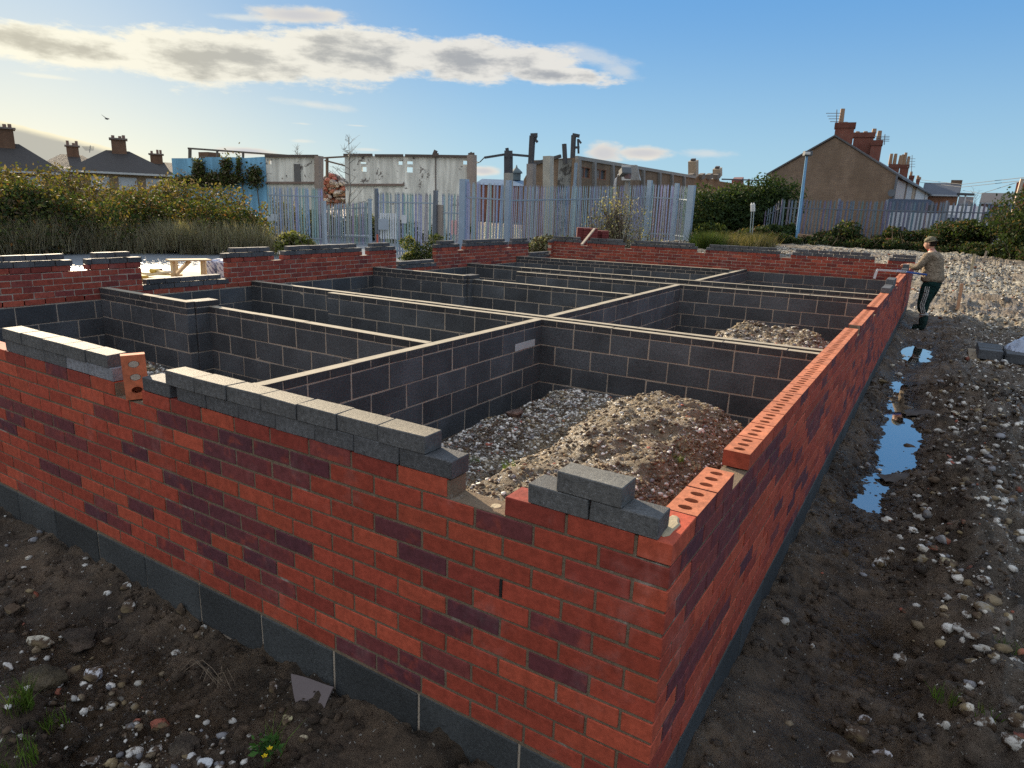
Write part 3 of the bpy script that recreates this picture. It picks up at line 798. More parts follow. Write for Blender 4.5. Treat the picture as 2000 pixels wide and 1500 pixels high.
divider('farthest dark block wall, just in front of the red rear wall', (-8.545, 13.08), (-3.54, 14.10), -.295, 2)
def pier(x, y, w_, l_, z, label):
    root = empty('block_pier', (x+w_/2, y+l_/2, -1.33), label, 'pier', 'dark block piers')
    kk = MB(); mm = MB(); zz = z; i = 0
    while zz > -1.3:
        hgt = .065 if i < 2 else .215
        kk.bbox(Matrix.Translation((x+w_/2, y+l_/2, zz-hgt/2)), w_, l_, hgt, blk() if i > 1 else tuple(c*.55 for c in cbr()), .004, .002)
        zz -= hgt+.01; i += 1
    mm.box(x+.005, x+w_-.005, y+.005, y+l_-.005, -1.4, z-.006, (.2, .15, .1))
    kk.build('blockwork', M_BLOCK, root); mm.build('mortar', M_MORT2, root)
pier(-6.80-.10, 3.035, .20, .30, -.295, 'stubby dark block pier nearest the camera at the end of the short raised wall')
pier(-6.65, 8.13, .20, .30, -.295, 'stubby dark block pier farther back, beyond the double wall')

# white packing strip and cast-in block ends at the head of the long dividing wall
mb = MB(); mb.box(-3.352, -3.344, 4.63, 5.06, -.655, -.575, (.42, .42, .41))
tag(mb.build('mortar_pad', M_TINT), 'pale cement strip under the last block of the long dividing wall, beside the double wall', 'packing')

# ---- loose grey concrete bricks laid dry on the front wall
def loose(x0, x1, y0, y1, z0, label, group, col=None, rz=0., ry=0., lit_topcol=None):
    m_ = MB(); c = col or cbr()
    M = Matrix.Rotation(rz, 4, 'Z') @ Matrix.Rotation(ry, 4, 'Y')
    m_.bbox(M, x1-x0, y1-y0, .065, c, .0028, .0018, lit_topcol)
    o = m_.build('concrete_brick', M_CBRICK)
    o.location = ((x0+x1)/2, (y0+y1)/2, z0+.0325)
    return tag(o, label, 'brick', group)
ORD = ['first', 'second', 'third', 'fourth', 'fifth', 'sixth', 'seventh', 'eighth', 'ninth', 'tenth', 'eleventh', 'twelfth']
GL = 'grey concrete bricks laid dry along the front wall'
up = [-.878, -1.095, -1.300, -1.510, -1.722, -1.935, -2.150, -2.366]
for i in range(7):
    x1, x0 = up[i], up[i+1]+.004
    if i == 0: x0 = -1.091
    o = loose(x0, x1, -.006+random.uniform(-.006, .004), .096+random.uniform(-.004, .004), .0665, '%s grey brick from the right end, upper row, long run on the front wall' % ORD[i], GL, (.075, .075, .074), random.gauss(0, .008), 0., (.16, .138, .10))  # paler top faces carry the low sun in their colour
lo = [-.765, -.996, -1.215, -1.418, -1.640, -1.868, -2.085, -2.296]
for i in range(7):
    loose(lo[i+1]+.003, lo[i], -.003, .10, .0015, '%s grey brick from the right end, lower row, long run on the front wall' % ORD[i], GL, None, random.gauss(0, .004))
loose(-2.560, -2.345, -.002, .10, .0015, 'lower-row grey brick just right of the upright red brick on the front wall', GL)
ul = [-2.835, -3.035, -3.245, -3.462, -3.690, -3.915]
for i in range(5):
    loose(ul[i+1]+.003, ul[i], -.010+random.uniform(-.006, .006), .094, .0665, '%s grey brick left of the upright red brick, upper row, front wall' % ORD[i], GL, (.070, .070, .069), random.gauss(0, .012), 0., (.085, .070, .048))  # warm sunlit tint painted on the top faces
ll = [-2.812, -3.035, -3.247, -3.47, -3.69, -3.91]
for i in range(5):
    c_ = (.16, .165, .18) if i < 2 else None
    loose(ll[i+1]+.003, ll[i], -.002, .10, .0015, '%s grey brick left of the upright red brick, lower row, %s' % (ORD[i], 'cement smeared' if i < 2 else 'clean faced'), GL, c_)
GS = 'three grey bricks piled by the near corner'
loose(-.470, -.262, -.004, .098, .0015, 'left lower grey brick of the little pile of three near the corner', GS, (.080, .080, .078))
loose(-.256, -.045, -.002, .096, .0015, 'right lower grey brick of the little pile of three near the corner', GS, (.080, .080, .078), .012)
loose(-.372, -.158, -.006, .094, .0668, 'top grey brick of the little pile of three near the corner', GS, (.085, .084, .080), -.012, 0., (.13, .126, .112))  # top face painted lighter than the sides, as if sunlit
# red perforated brick standing on end in the gap
root = empty('perforated_brick', (-2.69, .05, -.07), 'red three-hole brick standing upright in the gap of the front wall', 'brick')
mb = MB()
Mu = Matrix.Translation((-2.69, .045, .043)) @ Matrix.Rotation(R(-4), 4, 'Y') @ Matrix.Rotation(R(-30), 4, 'Z') @ Matrix.Rotation(R(90), 4, 'Y') @ Matrix.Rotation(R(90), 4, 'Z')
Mu = Matrix.Translation((-2.69, .040, .043)) @ Matrix.Rotation(R(-3), 4, 'Y') @ Matrix.Rotation(R(-28), 4, 'Z') @ Matrix(((0, 0, 1, 0), (1, 0, 0, 0), (0, 1, 0, 0), (0, 0, 0, 1)))
holed_brick(mb, Mu, .215, .1025, .065, (.46, .13, .06, 0.))
mb.build('brick_body', M_BRICK, root)
mb = MB()
for cy in (.063, 0.):
    mb = MB()
    ring = [(.0225*math.cos(a)*random.uniform(.9, 1.03), cy+.0155*math.sin(a)*random.uniform(.9, 1.03)) for a in [2*math.pi*k/14 for k in range(14)]]
    vv = [tuple(Mu @ Vector((a, b, .0325+.001))) for a, b in ring]+[tuple(Mu @ Vector((a, b, .015))) for a, b in ring]
    mb.add(vv, [tuple(range(14))]+[((k+1) % 14, k, 14+k, 14+(k+1) % 14) for k in range(14)], (.42, .38, .33))
    mb.build("mortar_plug", M_MORT2, root)
# grey bricks on the right wall
GR = 'grey concrete bricks on the right wall'
for i in range(4):
    o = loose(-.098, .004, 8.27+.22*i, 8.48+.22*i, .0015, '%s grey brick, counting away from the camera, in the row on the right wall' % ORD[i], GR)
for i in range(2):
    o = loose(-.098, .004, 8.93+.22*i, 9.14+.22*i, .0668 if i == 0 else .0668, '%s brick of the raised grey pair on the right wall' % ['nearer', 'farther'][i], GR)
loose(-.098, .004, 9.15, 9.36, .0015, 'grey brick under the farther brick of the raised pair on the right wall', GR)
for i in range(3):
    loose(-.098, .004, 12.62+.22*i, 12.83+.22*i, .0015 if i != 9 else 0, '%s grey brick on the right wall directly in front of the workman' % ORD[i], GR)
loose(-.098, .004, 12.95, 13.16, .0668, 'grey brick on top of the row beside the workman\'s hands', GR)

# ------------------------------------------------------------------ stones
ico_v = None
def ico(sub):
    b = bmesh.new(); bmesh.ops.create_icosphere(b, subdivisions=sub, radius=1)
    v = np.array([q.co[:] for q in b.verts]); f = np.array([[q.index for q in fa.verts] for fa in b.faces]); b.free(); return v, f
ICO1, ICO2, ICO3, ICO4 = ico(1), ico(2), ico(3), ico(5)
def stones_mesh(name, P, S, colr, mat=M_STONE, ic=ICO1, flat=.7, sink=.25, seed=1, parent=None, dirt=.3):
    """many small stones in one mesh. P (n,3), S (n,), colr (n,3)"""
    r = np.random.default_rng(seed); v, f = ic; n = len(P); nv = len(v)
    defo = 1+r.uniform(-.28, .28, (n, nv, 1))
    ax = r.uniform(.65, 1.35, (n, 1, 3)); ax[:, :, 2] *= flat
    a = r.uniform(0, 2*np.pi, n); ca, sa = np.cos(a), np.sin(a)
    Q = v[None]*defo*ax
    X = Q[..., 0]*ca[:, None]-Q[..., 1]*sa[:, None]; Y = Q[..., 0]*sa[:, None]+Q[..., 1]*ca[:, None]
    Q = np.stack([X, Y, Q[..., 2]], -1)*S[:, None, None]*.5
    Q = Q+P[:, None, :]; Q[..., 2] += (S*(.5*flat-sink-r.uniform(0, .10, n)))[:, None]
    Fa = f[None]+(np.arange(n)*nv)[:, None, None]
    C = np.concatenate([colr, r.uniform(0, dirt, (n, 1))], 1)
    return fast_mesh(name, Q.reshape(-1, 3), Fa.reshape(-1, 3), np.repeat(C, len(f), axis=0), mat, ic is ICO2, parent)
def scatter(n, xa, xb, ya, yb, prob, smin, smax, seed, pw=2.5):
    r = np.random.default_rng(seed); x = r.uniform(xa, xb, n); y = r.uniform(ya, yb, n)
    k = r.uniform(0, 1, n) < prob(x, y); x, y = x[k], y[k]
    s = smin+(smax-smin)*r.uniform(0, 1, len(x))**pw
    return np.stack([x, y, ground_h(x, y)], 1), s, r
def chalkcol(r, n, tan=.25):
    k = r.uniform(.6, 1.15, (n, 1)); c = np.array([.58, .56, .51])[None]*k
    t = r.uniform(0, 1, n) < tan; c[t] = np.array([.20, .155, .10])*k[t]
    b = r.uniform(0, 1, n) < .05; c[b] = np.array([.28, .09, .06])*k[b]
    g = r.uniform(0, 1, n) < .15; c[g] = np.array([.20, .20, .21])*k[g]
    return c
def stuff(o, label, cat='rubble'): return tag(o, label, cat, kind='stuff')
# in front of the front wall
P, S_, r = scatter(16000, -4.5, .1, -1.6, -.02, lambda x, y: np.clip(sstep(-y, .2, .62), .04, 1)*(.2+.8*sstep(fbm(x*1.7, y*1.7, 3, 71), -.3, .2))*np.where(x < -1.4, 1., .35), .005, .052, 5, 4)
stuff(stones_mesh('chalk_rubble', P, S_, chalkcol(r, len(P)), seed=6), 'scattered chips of chalk and flint in the dark mud below the front wall')
# clods of earth everywhere near
P, S_, r = scatter(90000, -4.6, 3.4, -1.6, 8.5, lambda x, y: np.where((y < -.01) | (x > .02), 1., 0.)*(.12+.88*sstep(fbm(x*1.5, y*1.5, 3, 91), -.2, .3))*np.where((y < 0) | (x < 3.3), 1, 0), .007, .062, 8, 5)
stuff(stones_mesh('earth_clods', P, S_, np.array([[.098, .068, .044]])*r.uniform(.6, 1.5, (len(P), 1)), M_GROUND, seed=9, sink=.3, dirt=.02), 'lumps of dark earth lying on the mud around the walls', 'soil')
# right-hand yard
P, S_, r = scatter(120000, .1, 5.2, .3, 15.5, lambda x, y: (.05+.95*sstep(x, .75, 1.3))*(.25+.75*sstep(fbm(x*1.3, y*1.3, 4, 77), -.1, .2)), .008, .075, 12, 5.5)
stuff(stones_mesh('chalk_rubble', P, S_, chalkcol(r, len(P), .2), seed=13), 'chips of white chalk scattered over the churned yard right of the wall')
# band of chalk along the spoil bank
r = np.random.default_rng(14); yy = r.uniform(1.2, 8., 420); xx_ = .86+.12*np.sin(yy*1.3)+r.normal(0, .11, 420)
P = np.stack([xx_, yy, ground_h(xx_, yy)], 1)
stuff(stones_mesh('chalk_rubble', P, .015+.065*r.uniform(0, 1, 420)**2.5, chalkcol(r, 420, .15), seed=15, ic=ICO2, sink=.1), 'ridge of larger chalk lumps along the edge of the muddy rut')
# sunlit hardcore beyond
P, S_, r = scatter(60000, -12, 13, 14.5, 31, lambda x, y: ((y > rear_y(np.clip(x, -8.65, 0))+.4) | (x > .3))*sstep(fbm(x*.35, y*.6, 5, 59), -.25, .15)*(1-.7*np.exp(-((y-17.3-.3*x)/.8)**2)*(x > .8)), .02, .10, 17, 3.5)
stuff(stones_mesh('chalk_hardcore', P, S_, chalkcol(r, len(P), .35), seed=18, sink=.15), 'wide sunlit spread of white chalk hardcore between the building and the far fence')
# rubble heaps inside
def pr1(x, y): return ((ground_h(x, y) > -1.29) & (x < -.3))*1.
P, S_, r = scatter(60000, -3.3, -.15, .15, 5.0, lambda x, y: pr1(x, y)*np.where(x < -2.0, 1., np.where(x > -.95, 1., .40)), .007, .042, 21, 3.5)
cc = chalkcol(r, len(P), .16)*1.12; 
tan = (P[:, 0] > -2.05) & (r.uniform(0, 1, len(P)) < .6); cc[tan] = np.array([.22, .165, .105])*r.uniform(.6, 1.3, (tan.sum(), 1))
stuff(stones_mesh('chalk_rubble', P, S_, cc, seed=22), 'heap of chalk rubble and topsoil filling the nearest bay inside the walls')
P, S_, r = scatter(9000, -3.3, -.15, 5.7, 10.6, lambda x, y: pr1(x, y)*.9, .012, .08, 24, 3)
stuff(stones_mesh('chalk_rubble', P, S_, chalkcol(r, len(P), .45), seed=25), 'second rubble heap in the bay beyond the double wall')
P, S_, r = scatter(9000, -8.4, -4., .15, 3.1, lambda x, y: (ground_h(x, y) > -1.28)*1., .02, .075, 27, 1.5)
stuff(stones_mesh('chalk_rubble', P, S_, chalkcol(r, len(P), .1), seed=28), 'pale pebbles in the left bay behind the upright brick')
P, S_, r = scatter(5000, -15, -9.3, 2, 20, lambda x, y: sstep(fbm(x*.8, y*.8, 3, 33), -.3, .2), .02, .12, 29, 2.5)
stuff(stones_mesh('chalk_rubble', P, S_, chalkcol(r, len(P), .4), seed=30), 'sunlit rubble on the bare ground between the left wall and the road')

# big single stones
def stone(name, x, y, dims, col, label, cat='stone', rz=0., seed=0, lift=.0, dirt=.15, group=None):
    r = np.random.default_rng(seed); v, f = ICO4
    v = v.copy(); nn_ = np.zeros(len(v))
    for k in range(14):
        dv = r.normal(0, 1, 3); dv /= np.linalg.norm(dv); c = r.uniform(.45, .9)
        pr = v @ dv; v = v-np.outer(np.maximum(pr-c, 0)*.85, dv)
    dsp = 0
    for k in range(22):
        fr = 2.5*1.22**k; kd = r.normal(0, 1, 3); kd /= np.linalg.norm(kd); dsp = dsp+(.22/fr)*np.sin(v @ kd*fr+r.uniform(0, 6.28))
    v = v*(1+dsp[:, None]*(1.6 if 'clod' in name else 1.))
    v = v*np.array(dims)/2
    C = np.tile(np.array([*col, dirt*(0 if 'clod' in name else 1)]), (len(f), 1))
    o = fast_mesh(name, v, f, C, M_GROUND if 'clod' in name else M_STONE, True)
    o.location = (x, y, gh(x, y)+dims[2]*.16+lift); o.rotation_euler = (0, 0, rz)
    return tag(o, label, cat, group)
W_ = (.58, .56, .51)
def st(U, V, dims, col, label, seed, name='chalk_stone', rz=0., dirt=.15):
    z = -1.12
    p = atz(U, V, z); p = atz(U, V, gh(p.x, p.y)+dims[2]*.3)
    return stone(name, p.x, p.y, dims, col, label, 'stone', rz, seed, dirt=dirt)
st(75, 1250, (.16, .09, .07), (.50, .47, .38), 'long flat cream chalk stone at far left below the front wall', 1, rz=.5)
st(182, 1314, (.115, .09, .08), (.58, .58, .60), 'white pitted stone with a yellow corner, lower left of the picture', 2, dirt=.25)
st(255, 1180, (.085, .075, .075), W_, 'round white flint speckled black, below the front wall', 3, dirt=.3)
st(244, 1139, (.065, .06, .055), W_, 'white speckled flint against the block base, just above the round one', 4, dirt=.3)
st(357, 1231, (.055, .04, .04), W_, 'small white speckled flint left of a pair below the front wall', 5, dirt=.3)
st(389, 1238, (.05, .045, .045), (.5, .45, .36), 'small cream flint beside two others close to the block base', 6, dirt=.3)
st(396, 1217, (.04, .035, .035), W_, 'smallest white flint touching the soil by the block base', 7, dirt=.25)
st(320, 1196, (.045, .04, .05), (.42, .36, .28), 'brownish broken flint half buried next to a taller one', 8, dirt=.35)
st(352, 1188, (.045, .04, .065), (.40, .37, .32), 'tall dark flint half buried by the front wall', 9, dirt=.45)
st(155, 1250, (.20, .15, .10), (.085, .06, .042), 'large clod of brown earth beside the long cream stone', 10, 'earth_clod', rz=.3, dirt=.0)
st(85, 1308, (.24, .15, .11), (.10, .078, .045), 'big mossy brown lump of earth at the left edge', 11, 'earth_clod', rz=.2, dirt=.0)
st(216, 1214, (.08, .06, .05), (.12, .085, .06), 'rounded brown clod uphill of the large earth lump', 12, 'earth_clod', rz=.2, dirt=.0)
st(15, 1295, (.055, .05, .05), W_, 'white stone at the very left edge next to the mossy lump', 13)
st(26, 1187, (.08, .07, .075), (.35, .30, .22), 'muddy stone with a pale cap near the left edge', 14, dirt=.5)
st(70, 1160, (.06, .04, .035), (.20, .06, .035), 'small fragment of red brick in the mud at upper left of the foreground', 15, 'brick_fragment', dirt=.1)
st(310, 1406, (.10, .065, .07), (.26, .085, .055), 'half brick of worn red clay lying in the foreground mud', 16, 'half_brick', rz=.9, dirt=.02)
st(532, 1335, (.06, .05, .055), (.48, .42, .38), 'knobbly white flint left of the dark membrane flap', 17, dirt=.35)
st(560, 1405, (.05, .045, .045), (.42, .38, .22), 'yellowish lichened stone below the dark membrane flap', 18, dirt=.3)
st(592, 1439, (.055, .035, .035), (.50, .44, .30), 'cream flint lying alone below the membrane flap', 19, dirt=.2)
st(512, 1382, (.04, .03, .04), (.48, .44, .38), 'small pale flint between the knobbly one and the yellowish one', 20, dirt=.3)
st(400, 1490, (.08, .06, .04), (.52, .54, .55), 'smooth white pebble at the bottom edge of the picture', 21, dirt=.05)
st(372, 1475, (.05, .045, .03), (.50, .50, .49), 'smaller white stone just left of the bottom-edge pebble', 22, dirt=.1)
st(365, 1455, (.17, .14, .06), (.115, .088, .062), 'flat cake of dried mud by the red half brick', 23, 'earth_clod', dirt=.0)
st(1855, 1085, (.115, .075, .085), (.38, .34, .22), 'large yellow-green chalk boulder in the yard right of the wall', 24, rz=.2, dirt=.3)
st(1718, 1098, (.085, .07, .07), W_, 'rounded white chalk lump on the spoil bank right of the wall', 25, dirt=.2)
st(1742, 1080, (.045, .04, .04), W_, 'small white chalk lump touching the rounded one on the spoil bank', 26, dirt=.1)
st(1652, 1078, (.07, .06, .06), (.42, .39, .33), 'cluster of pitted grey stone between wall and spoil bank', 27, dirt=.4)
st(1597, 1036, (.06, .05, .06), (.45, .42, .38), 'pitted stone in the mud near the end of the long puddle', 28, dirt=.4)
st(1782, 868, (.17, .13, .10), (.20, .15, .10), 'muddy boulder with a white cap standing in the long puddle', 29, dirt=.5)
st(1626, 970, (.09, .07, .07), (.38, .32, .20), 'pitted yellowish stone by the foot of the right wall near the puddle', 30, dirt=.4)
st(1720, 745, (.20, .13, .10), (.46, .44, .38), 'pile of pale chalk lumps at the wall foot beyond the long puddle', 31, dirt=.3)
st(1690, 1398, (.06, .05, .05), (.45, .44, .44), 'white stone in the churned mud near the bottom right', 32, dirt=.3)
st(1640, 1475, (.12, .09, .07), (.46, .43, .38), 'large pitted white stone at the bottom edge right of the corner', 33, dirt=.35)
st(1672, 1440, (.10, .07, .08), (.43, .40, .35), 'jagged pale stone above the bottom-edge one', 34, dirt=.35)
st(1723, 1462, (.09, .06, .05), (.45, .44, .45), 'pale grey lump right of the jagged stone near the bottom', 35, dirt=.3)
st(1844, 1179, (.045, .04, .04), (.50, .40, .26), 'small cream stone isolated in the yard at right', 36, dirt=.15)
p_ = (-.42, .38)
stone('chalk_stone', -.56, 1.05, (.10, .08, .08), (.50, .38, .22), 'round tan cobble behind the pile of three grey bricks', 'stone', 0., 37, dirt=.0, lift=.02)
st(943, 788, (.10, .07, .10), (.50, .50, .52), 'white stone standing on the floor against the long dividing wall', 38, dirt=.2)
st(1005, 826, (.22, .15, .12), (.16, .10, .075), 'reddish clod at the foot of the rubble heap', 39, 'earth_clod', rz=.3, dirt=0.)

# ------------------------------------------------------------------ membrane flap, sticks
root = None
mb = MB()
q = [atz(568, 1316, -1.055), atz(651, 1340, -1.045), atz(628, 1405, -1.135), atz(583, 1396, -1.14)]
q = [Vector(v) for v in q]
nx_, ny_ = 8, 8
vs = []
for j in range(ny_+1):
    for i in range(nx_+1):
        a, b = i/nx_, j/ny_
        p = (q[0]*(1-a)+q[1]*a)*(1-b)+(q[3]*(1-a)+q[2]*a)*b
        p = p+Vector((0, -.006*math.sin(b*3.1), .004*math.sin(a*5+b*2)+.004*math.sin(b*3.1)))
        vs.append(p)
fs = [(j*(nx_+1)+i, j*(nx_+1)+i+1, (j+1)*(nx_+1)+i+1, (j+1)*(nx_+1)+i) for j in range(ny_) for i in range(nx_)]
mb.add([tuple(v) for v in vs]+[tuple(v+Vector((0, .004, -.004))) for v in vs], fs+[tuple(i+len(vs) for i in f)[::-1] for f in fs], (.105, .082, .080))
tag(mb.build('membrane_flap', m_tint('bitumen_membrane', .55, .25, 9., 60., .2, .004, .4), None, True), 'crumpled piece of dark brown membrane leaning against the block base of the front wall', 'membrane')
mb = MB()
for i in range(9):
    p = atz(425+random.uniform(-12, 12), 1330+random.uniform(-8, 8), -1.10); a = random.uniform(-2.8, .2); l = random.uniform(.08, .22)
    pts = [p+Vector((math.cos(a)*l*t, math.sin(a)*l*t*.5, .10*math.sin(t*2.6)*random.uniform(.6, 1.1))) for t in (0, .3, .6, 1.)]
    mb.tube(pts, [.0018, .0015, .001, .0007], (.20, .15, .10), 4)
tag(mb.build('dry_roots', M_WOOD), 'tangle of dry brown roots in the mud below the front wall', 'roots')
def bent_sheet(U, V, s, label, seed, rz):
    random.seed(seed); p = atz(U, V, -1.19); m_ = MB(); n_ = 8; vs = []
    for j in range(n_+1):
        for i in range(n_+1):
            a, b = i/n_-.5, j/n_-.5
            X = a*s; Y = b*s*.6; Z = .10*(1-4*b*b)*(.6+.6*a)+.02*math.sin(a*9+seed)*math.cos(b*7)
            vs.append(Vector((X*math.cos(rz)-Y*math.sin(rz)+p.x, X*math.sin(rz)+Y*math.cos(rz)+p.y, p.z+Z*s*2.2)))
    fs = [(j*(n_+1)+i, j*(n_+1)+i+1, (j+1)*(n_+1)+i+1, (j+1)*(n_+1)+i) for j in range(n_) for i in range(n_)]
    m_.add([tuple(v) for v in vs]+[tuple(v+Vector((0, 0, -.005))) for v in vs], fs+[tuple(i+len(vs) for i in f)[::-1] for f in fs], (.05, .04, .035))
    tag(m_.build('membrane_scrap', M_TINT, None, True), label, 'membrane')
bent_sheet(1800, 810, .36, 'folded scrap of dark sheeting at the far end of the long puddle', 1, .3)
bent_sheet(1748, 935, .26, 'dark scrap of sheeting lying in the near end of the long puddle', 2, .6)

# ------------------------------------------------------------------ plants
def leaves(P, sz, cols, seed=0, up=.0, asp=1.6):
    """quads at points P with random orientation"""
    r = np.random.default_rng(seed); n = len(P)
    a = r.normal(0, 1, (n, 3)); a[:, 2] += up; a /= np.linalg.norm(a, axis=1)[:, None]
    b = r.normal(0, 1, (n, 3)); b -= a*(a*b).sum(1)[:, None]; b /= np.linalg.norm(b, axis=1)[:, None]
    s = (sz*r.uniform(.5, 1.3, n))[:, None]
    V_ = np.stack([P-a*s*asp*.5, P+b*s*.4, P+a*s*asp*.5, P-b*s*.4], 1).reshape(-1, 3)
    F_ = np.arange(4*n).reshape(n, 4)
    return V_, F_, cols
def pal(r, n, pals, wts):
    i = r.choice(len(pals), n, p=np.array(wts)/sum(wts)); return np.concatenate([np.array(pals)[i]*r.uniform(.6, 1.3, (n, 1)), np.zeros((n, 1))], 1)
def clump_points(r, n, lobes):
    """points near the surface of many lobes: (centre, radii)"""
    C = np.array([l[0] for l in lobes]); Rr = np.array([l[1] for l in lobes]); wv = (Rr.prod(1))**.67; i = r.choice(len(lobes), n, p=wv/wv.sum())
    d_ = r.normal(0, 1, (n, 3)); d_ /= np.linalg.norm(d_, axis=1)[:, None]
    rad = r.uniform(0, 1, n)**.30*r.uniform(.85, 1.15, n)
    return C[i]+d_*Rr[i]*rad[:, None]
def bush(name, base_pts, hts, width, n, leaf, pals, wts, label, cat='bush', seed=1, lobes_per_m=1.6, group=None, stems=True, kind=None, twiggy=0):
    """a thicket following a line of ground points"""
    r = np.random.default_rng(seed)
    base = [Vector(b) for b in base_pts]; L = [0.]
    for a, b in zip(base, base[1:]): L.append(L[-1]+(b-a).length)
    root = empty(name, base[len(base)//2], label, cat, group)
    if kind: root["kind"] = kind
    lobes = []; tot = max(L[-1], .01)
    nl = max(4, int(tot*lobes_per_m*3))
    for k in range(nl):
        s_ = r.uniform(0, tot); j = max(0, min(len(base)-2, int(np.searchsorted(L, s_))-1)) if len(base) > 1 else 0
        if len(base) > 1:
            t = (s_-L[j])/max(1e-6, L[j+1]-L[j]); p = base[j].lerp(base[j+1], t); h = hts[j]*(1-t)+hts[j+1]*t
        else: p = base[0]; h = hts[0]
        rz_ = r.uniform(.22, .42)*h
        zc = r.uniform(.05, 1)*(h-rz_); h = h*r.uniform(.8, 1.12)
        if k % 3 == 0: zc = h-rz_*r.uniform(.9, 1.3)
        lobes.append(((p.x+r.normal(0, width*.30), p.y+r.normal(0, width*.30), p.z+max(zc, rz_*.6)), (rz_*r.uniform(.9, 1.5), rz_*r.uniform(.9, 1.5), rz_)))
    P = clump_points(r, n, lobes)
    P[:, 2] = np.maximum(P[:, 2], min(b.z for b in base)+.02)
    V_, F_, C_ = leaves(P, leaf, pal(r, n, pals, wts), seed)
    fast_mesh('foliage', V_, F_, C_, M_LEAF, False, root)
    m_ = MB()
    for k in range(int(max(6, tot*3))+twiggy):
        c = lobes[r.integers(len(lobes))][0]; p0 = Vector((c[0]+r.normal(0, .2), c[1]+r.normal(0, .2), min(b.z for b in base)))
        tip = Vector(c)+Vector((r.normal(0, .35), r.normal(0, .35), abs(r.normal(.25, .3))))
        mid = p0.lerp(tip, .5)+Vector((r.normal(0, .1), r.normal(0, .1), 0))
        m_.tube([p0, mid, tip], [.022, .014, .005], (.10, .075, .05), 4)
    m_.build('stems', M_WOOD, root)
    return root
G1 = (.042, .062, .018); G2 = (.082, .092, .026); G3 = (.028, .048, .020); G4 = (.15, .115, .03); BR = (.10, .072, .042); OR = (.22, .095, .028); YG = (.15, .165, .04); PL = (.25, .24, .15)
def gp_(U, V, D, z):
    p = at(U, V, D); return (p.x, p.y, z)
# bramble bank at left
HB = [gp_(-260, 380, 27, -1.1), gp_(-60, 380, 27, -1.1), gp_(60, 380, 27, -1.1), gp_(180, 380, 27.5, -1.1), gp_(300, 385, 27.5, -1.1), gp_(400, 385, 27, -1.1), gp_(508, 385, 27, -1.1)]
bush('bramble_thicket', HB, [2.5, 2.35, 2.2, 2.0, 2.0, 1.95, 1.75], 1.6, 52000, .085, [G1, G2, G3, G4, BR, OR, YG], [4, 4, 3, 1.2, 4, .5, .5], 'long overgrown bank of brambles with autumn leaves beyond the road at left', 'hedge', 31, 1.8, twiggy=60)
HB2 = [gp_(-260, 380, 32, -1.1), gp_(100, 380, 32, -1.1), gp_(330, 385, 32.5, -1.1), gp_(500, 385, 32, -1.1)]
bush('scrub_thicket', HB2, [2.9, 2.75, 2.9, 2.35], 1.8, 26000, .10, [G2, BR, G4, YG, (.20, .15, .09)], [3, 3, 2, 1.5, 2.5], 'taller brownish scrub rising behind the bramble bank at left', 'hedge', 32, 1.2, twiggy=80)
# dry grass at the foot of the bank
def grass_tufts(name, centres, n, h, cols, wts, label, seed, spread=.3, cat='grass', width=.012, kind=None):
    r = np.random.default_rng(seed); m = len(centres); i = r.integers(0, m, n); c = np.array(centres)[i]
    a = r.uniform(0, 2*np.pi, n); rad = spread*np.sqrt(r.uniform(0, 1, n)); bx = c[:, 0]+rad*np.cos(a); by = c[:, 1]+rad*np.sin(a); bz = c[:, 2]
    hh = h*r.uniform(.45, 1.15, n); lx = r.normal(0, .28, n)*hh; ly = r.normal(0, .28, n)*hh
    wx = width*np.cos(a); wy = width*np.sin(a)
    B = np.stack([bx, by, bz], 1); W2 = np.stack([wx, wy, 0*wx], 1)*.5
    Mi = B+np.stack([lx*.35, ly*.35, hh*.55], 1); T = B+np.stack([lx, ly, hh], 1)
    V_ = np.stack([B-W2, B+W2, Mi+W2*.7, Mi-W2*.7, T], 1).reshape(-1, 3)
    k = np.arange(n)[:, None]*5
    Fq = k+np.array([[0, 1, 2, 3]]); Ft = k+np.array([[3, 2, 4, 4]])
    C = pal(r, n, cols, wts)
    me = bpy.data.meshes.new(name)
    me.from_pydata(V_.tolist(), [], Fq.tolist()+[f[:3] for f in Ft.tolist()])
    ca = me.color_attributes.new("Col", 'FLOAT_COLOR', 'CORNER')
    ca.data.foreach_set('color', np.concatenate([np.repeat(C, 4, axis=0), np.repeat(C, 3, axis=0)]).astype(np.float32).ravel())
    me.materials.append(M_LEAF)
    o = bpy.data.objects.new(name, me); COL.objects.link(o)
    return tag(o, label, cat, None, kind)
cs = []
for k in range(150):
    t = random.random(); j = min(len(HB)-2, int(t*(len(HB)-1))); u_ = t*(len(HB)-1)-j
    p = Vector(HB[j]).lerp(Vector(HB[j+1]), u_); dv = (Vector((CP.x, CP.y, 0))-Vector((p.x, p.y, 0))).normalized()
    o_ = random.uniform(.6, 1.5); cs.append((p.x+dv.x*o_, p.y+dv.y*o_, -1.08+random.uniform(-.1, .35)))
grass_tufts('dry_grass', cs, 13000, .9, [(.26, .23, .16), (.30, .27, .18), (.20, .19, .12), (.16, .15, .09), (.22, .18, .12)], [4, 3, 3, 1, 3], 'tall dead grass along the foot of the bramble bank', 33, .55, kind='stuff', width=.02)

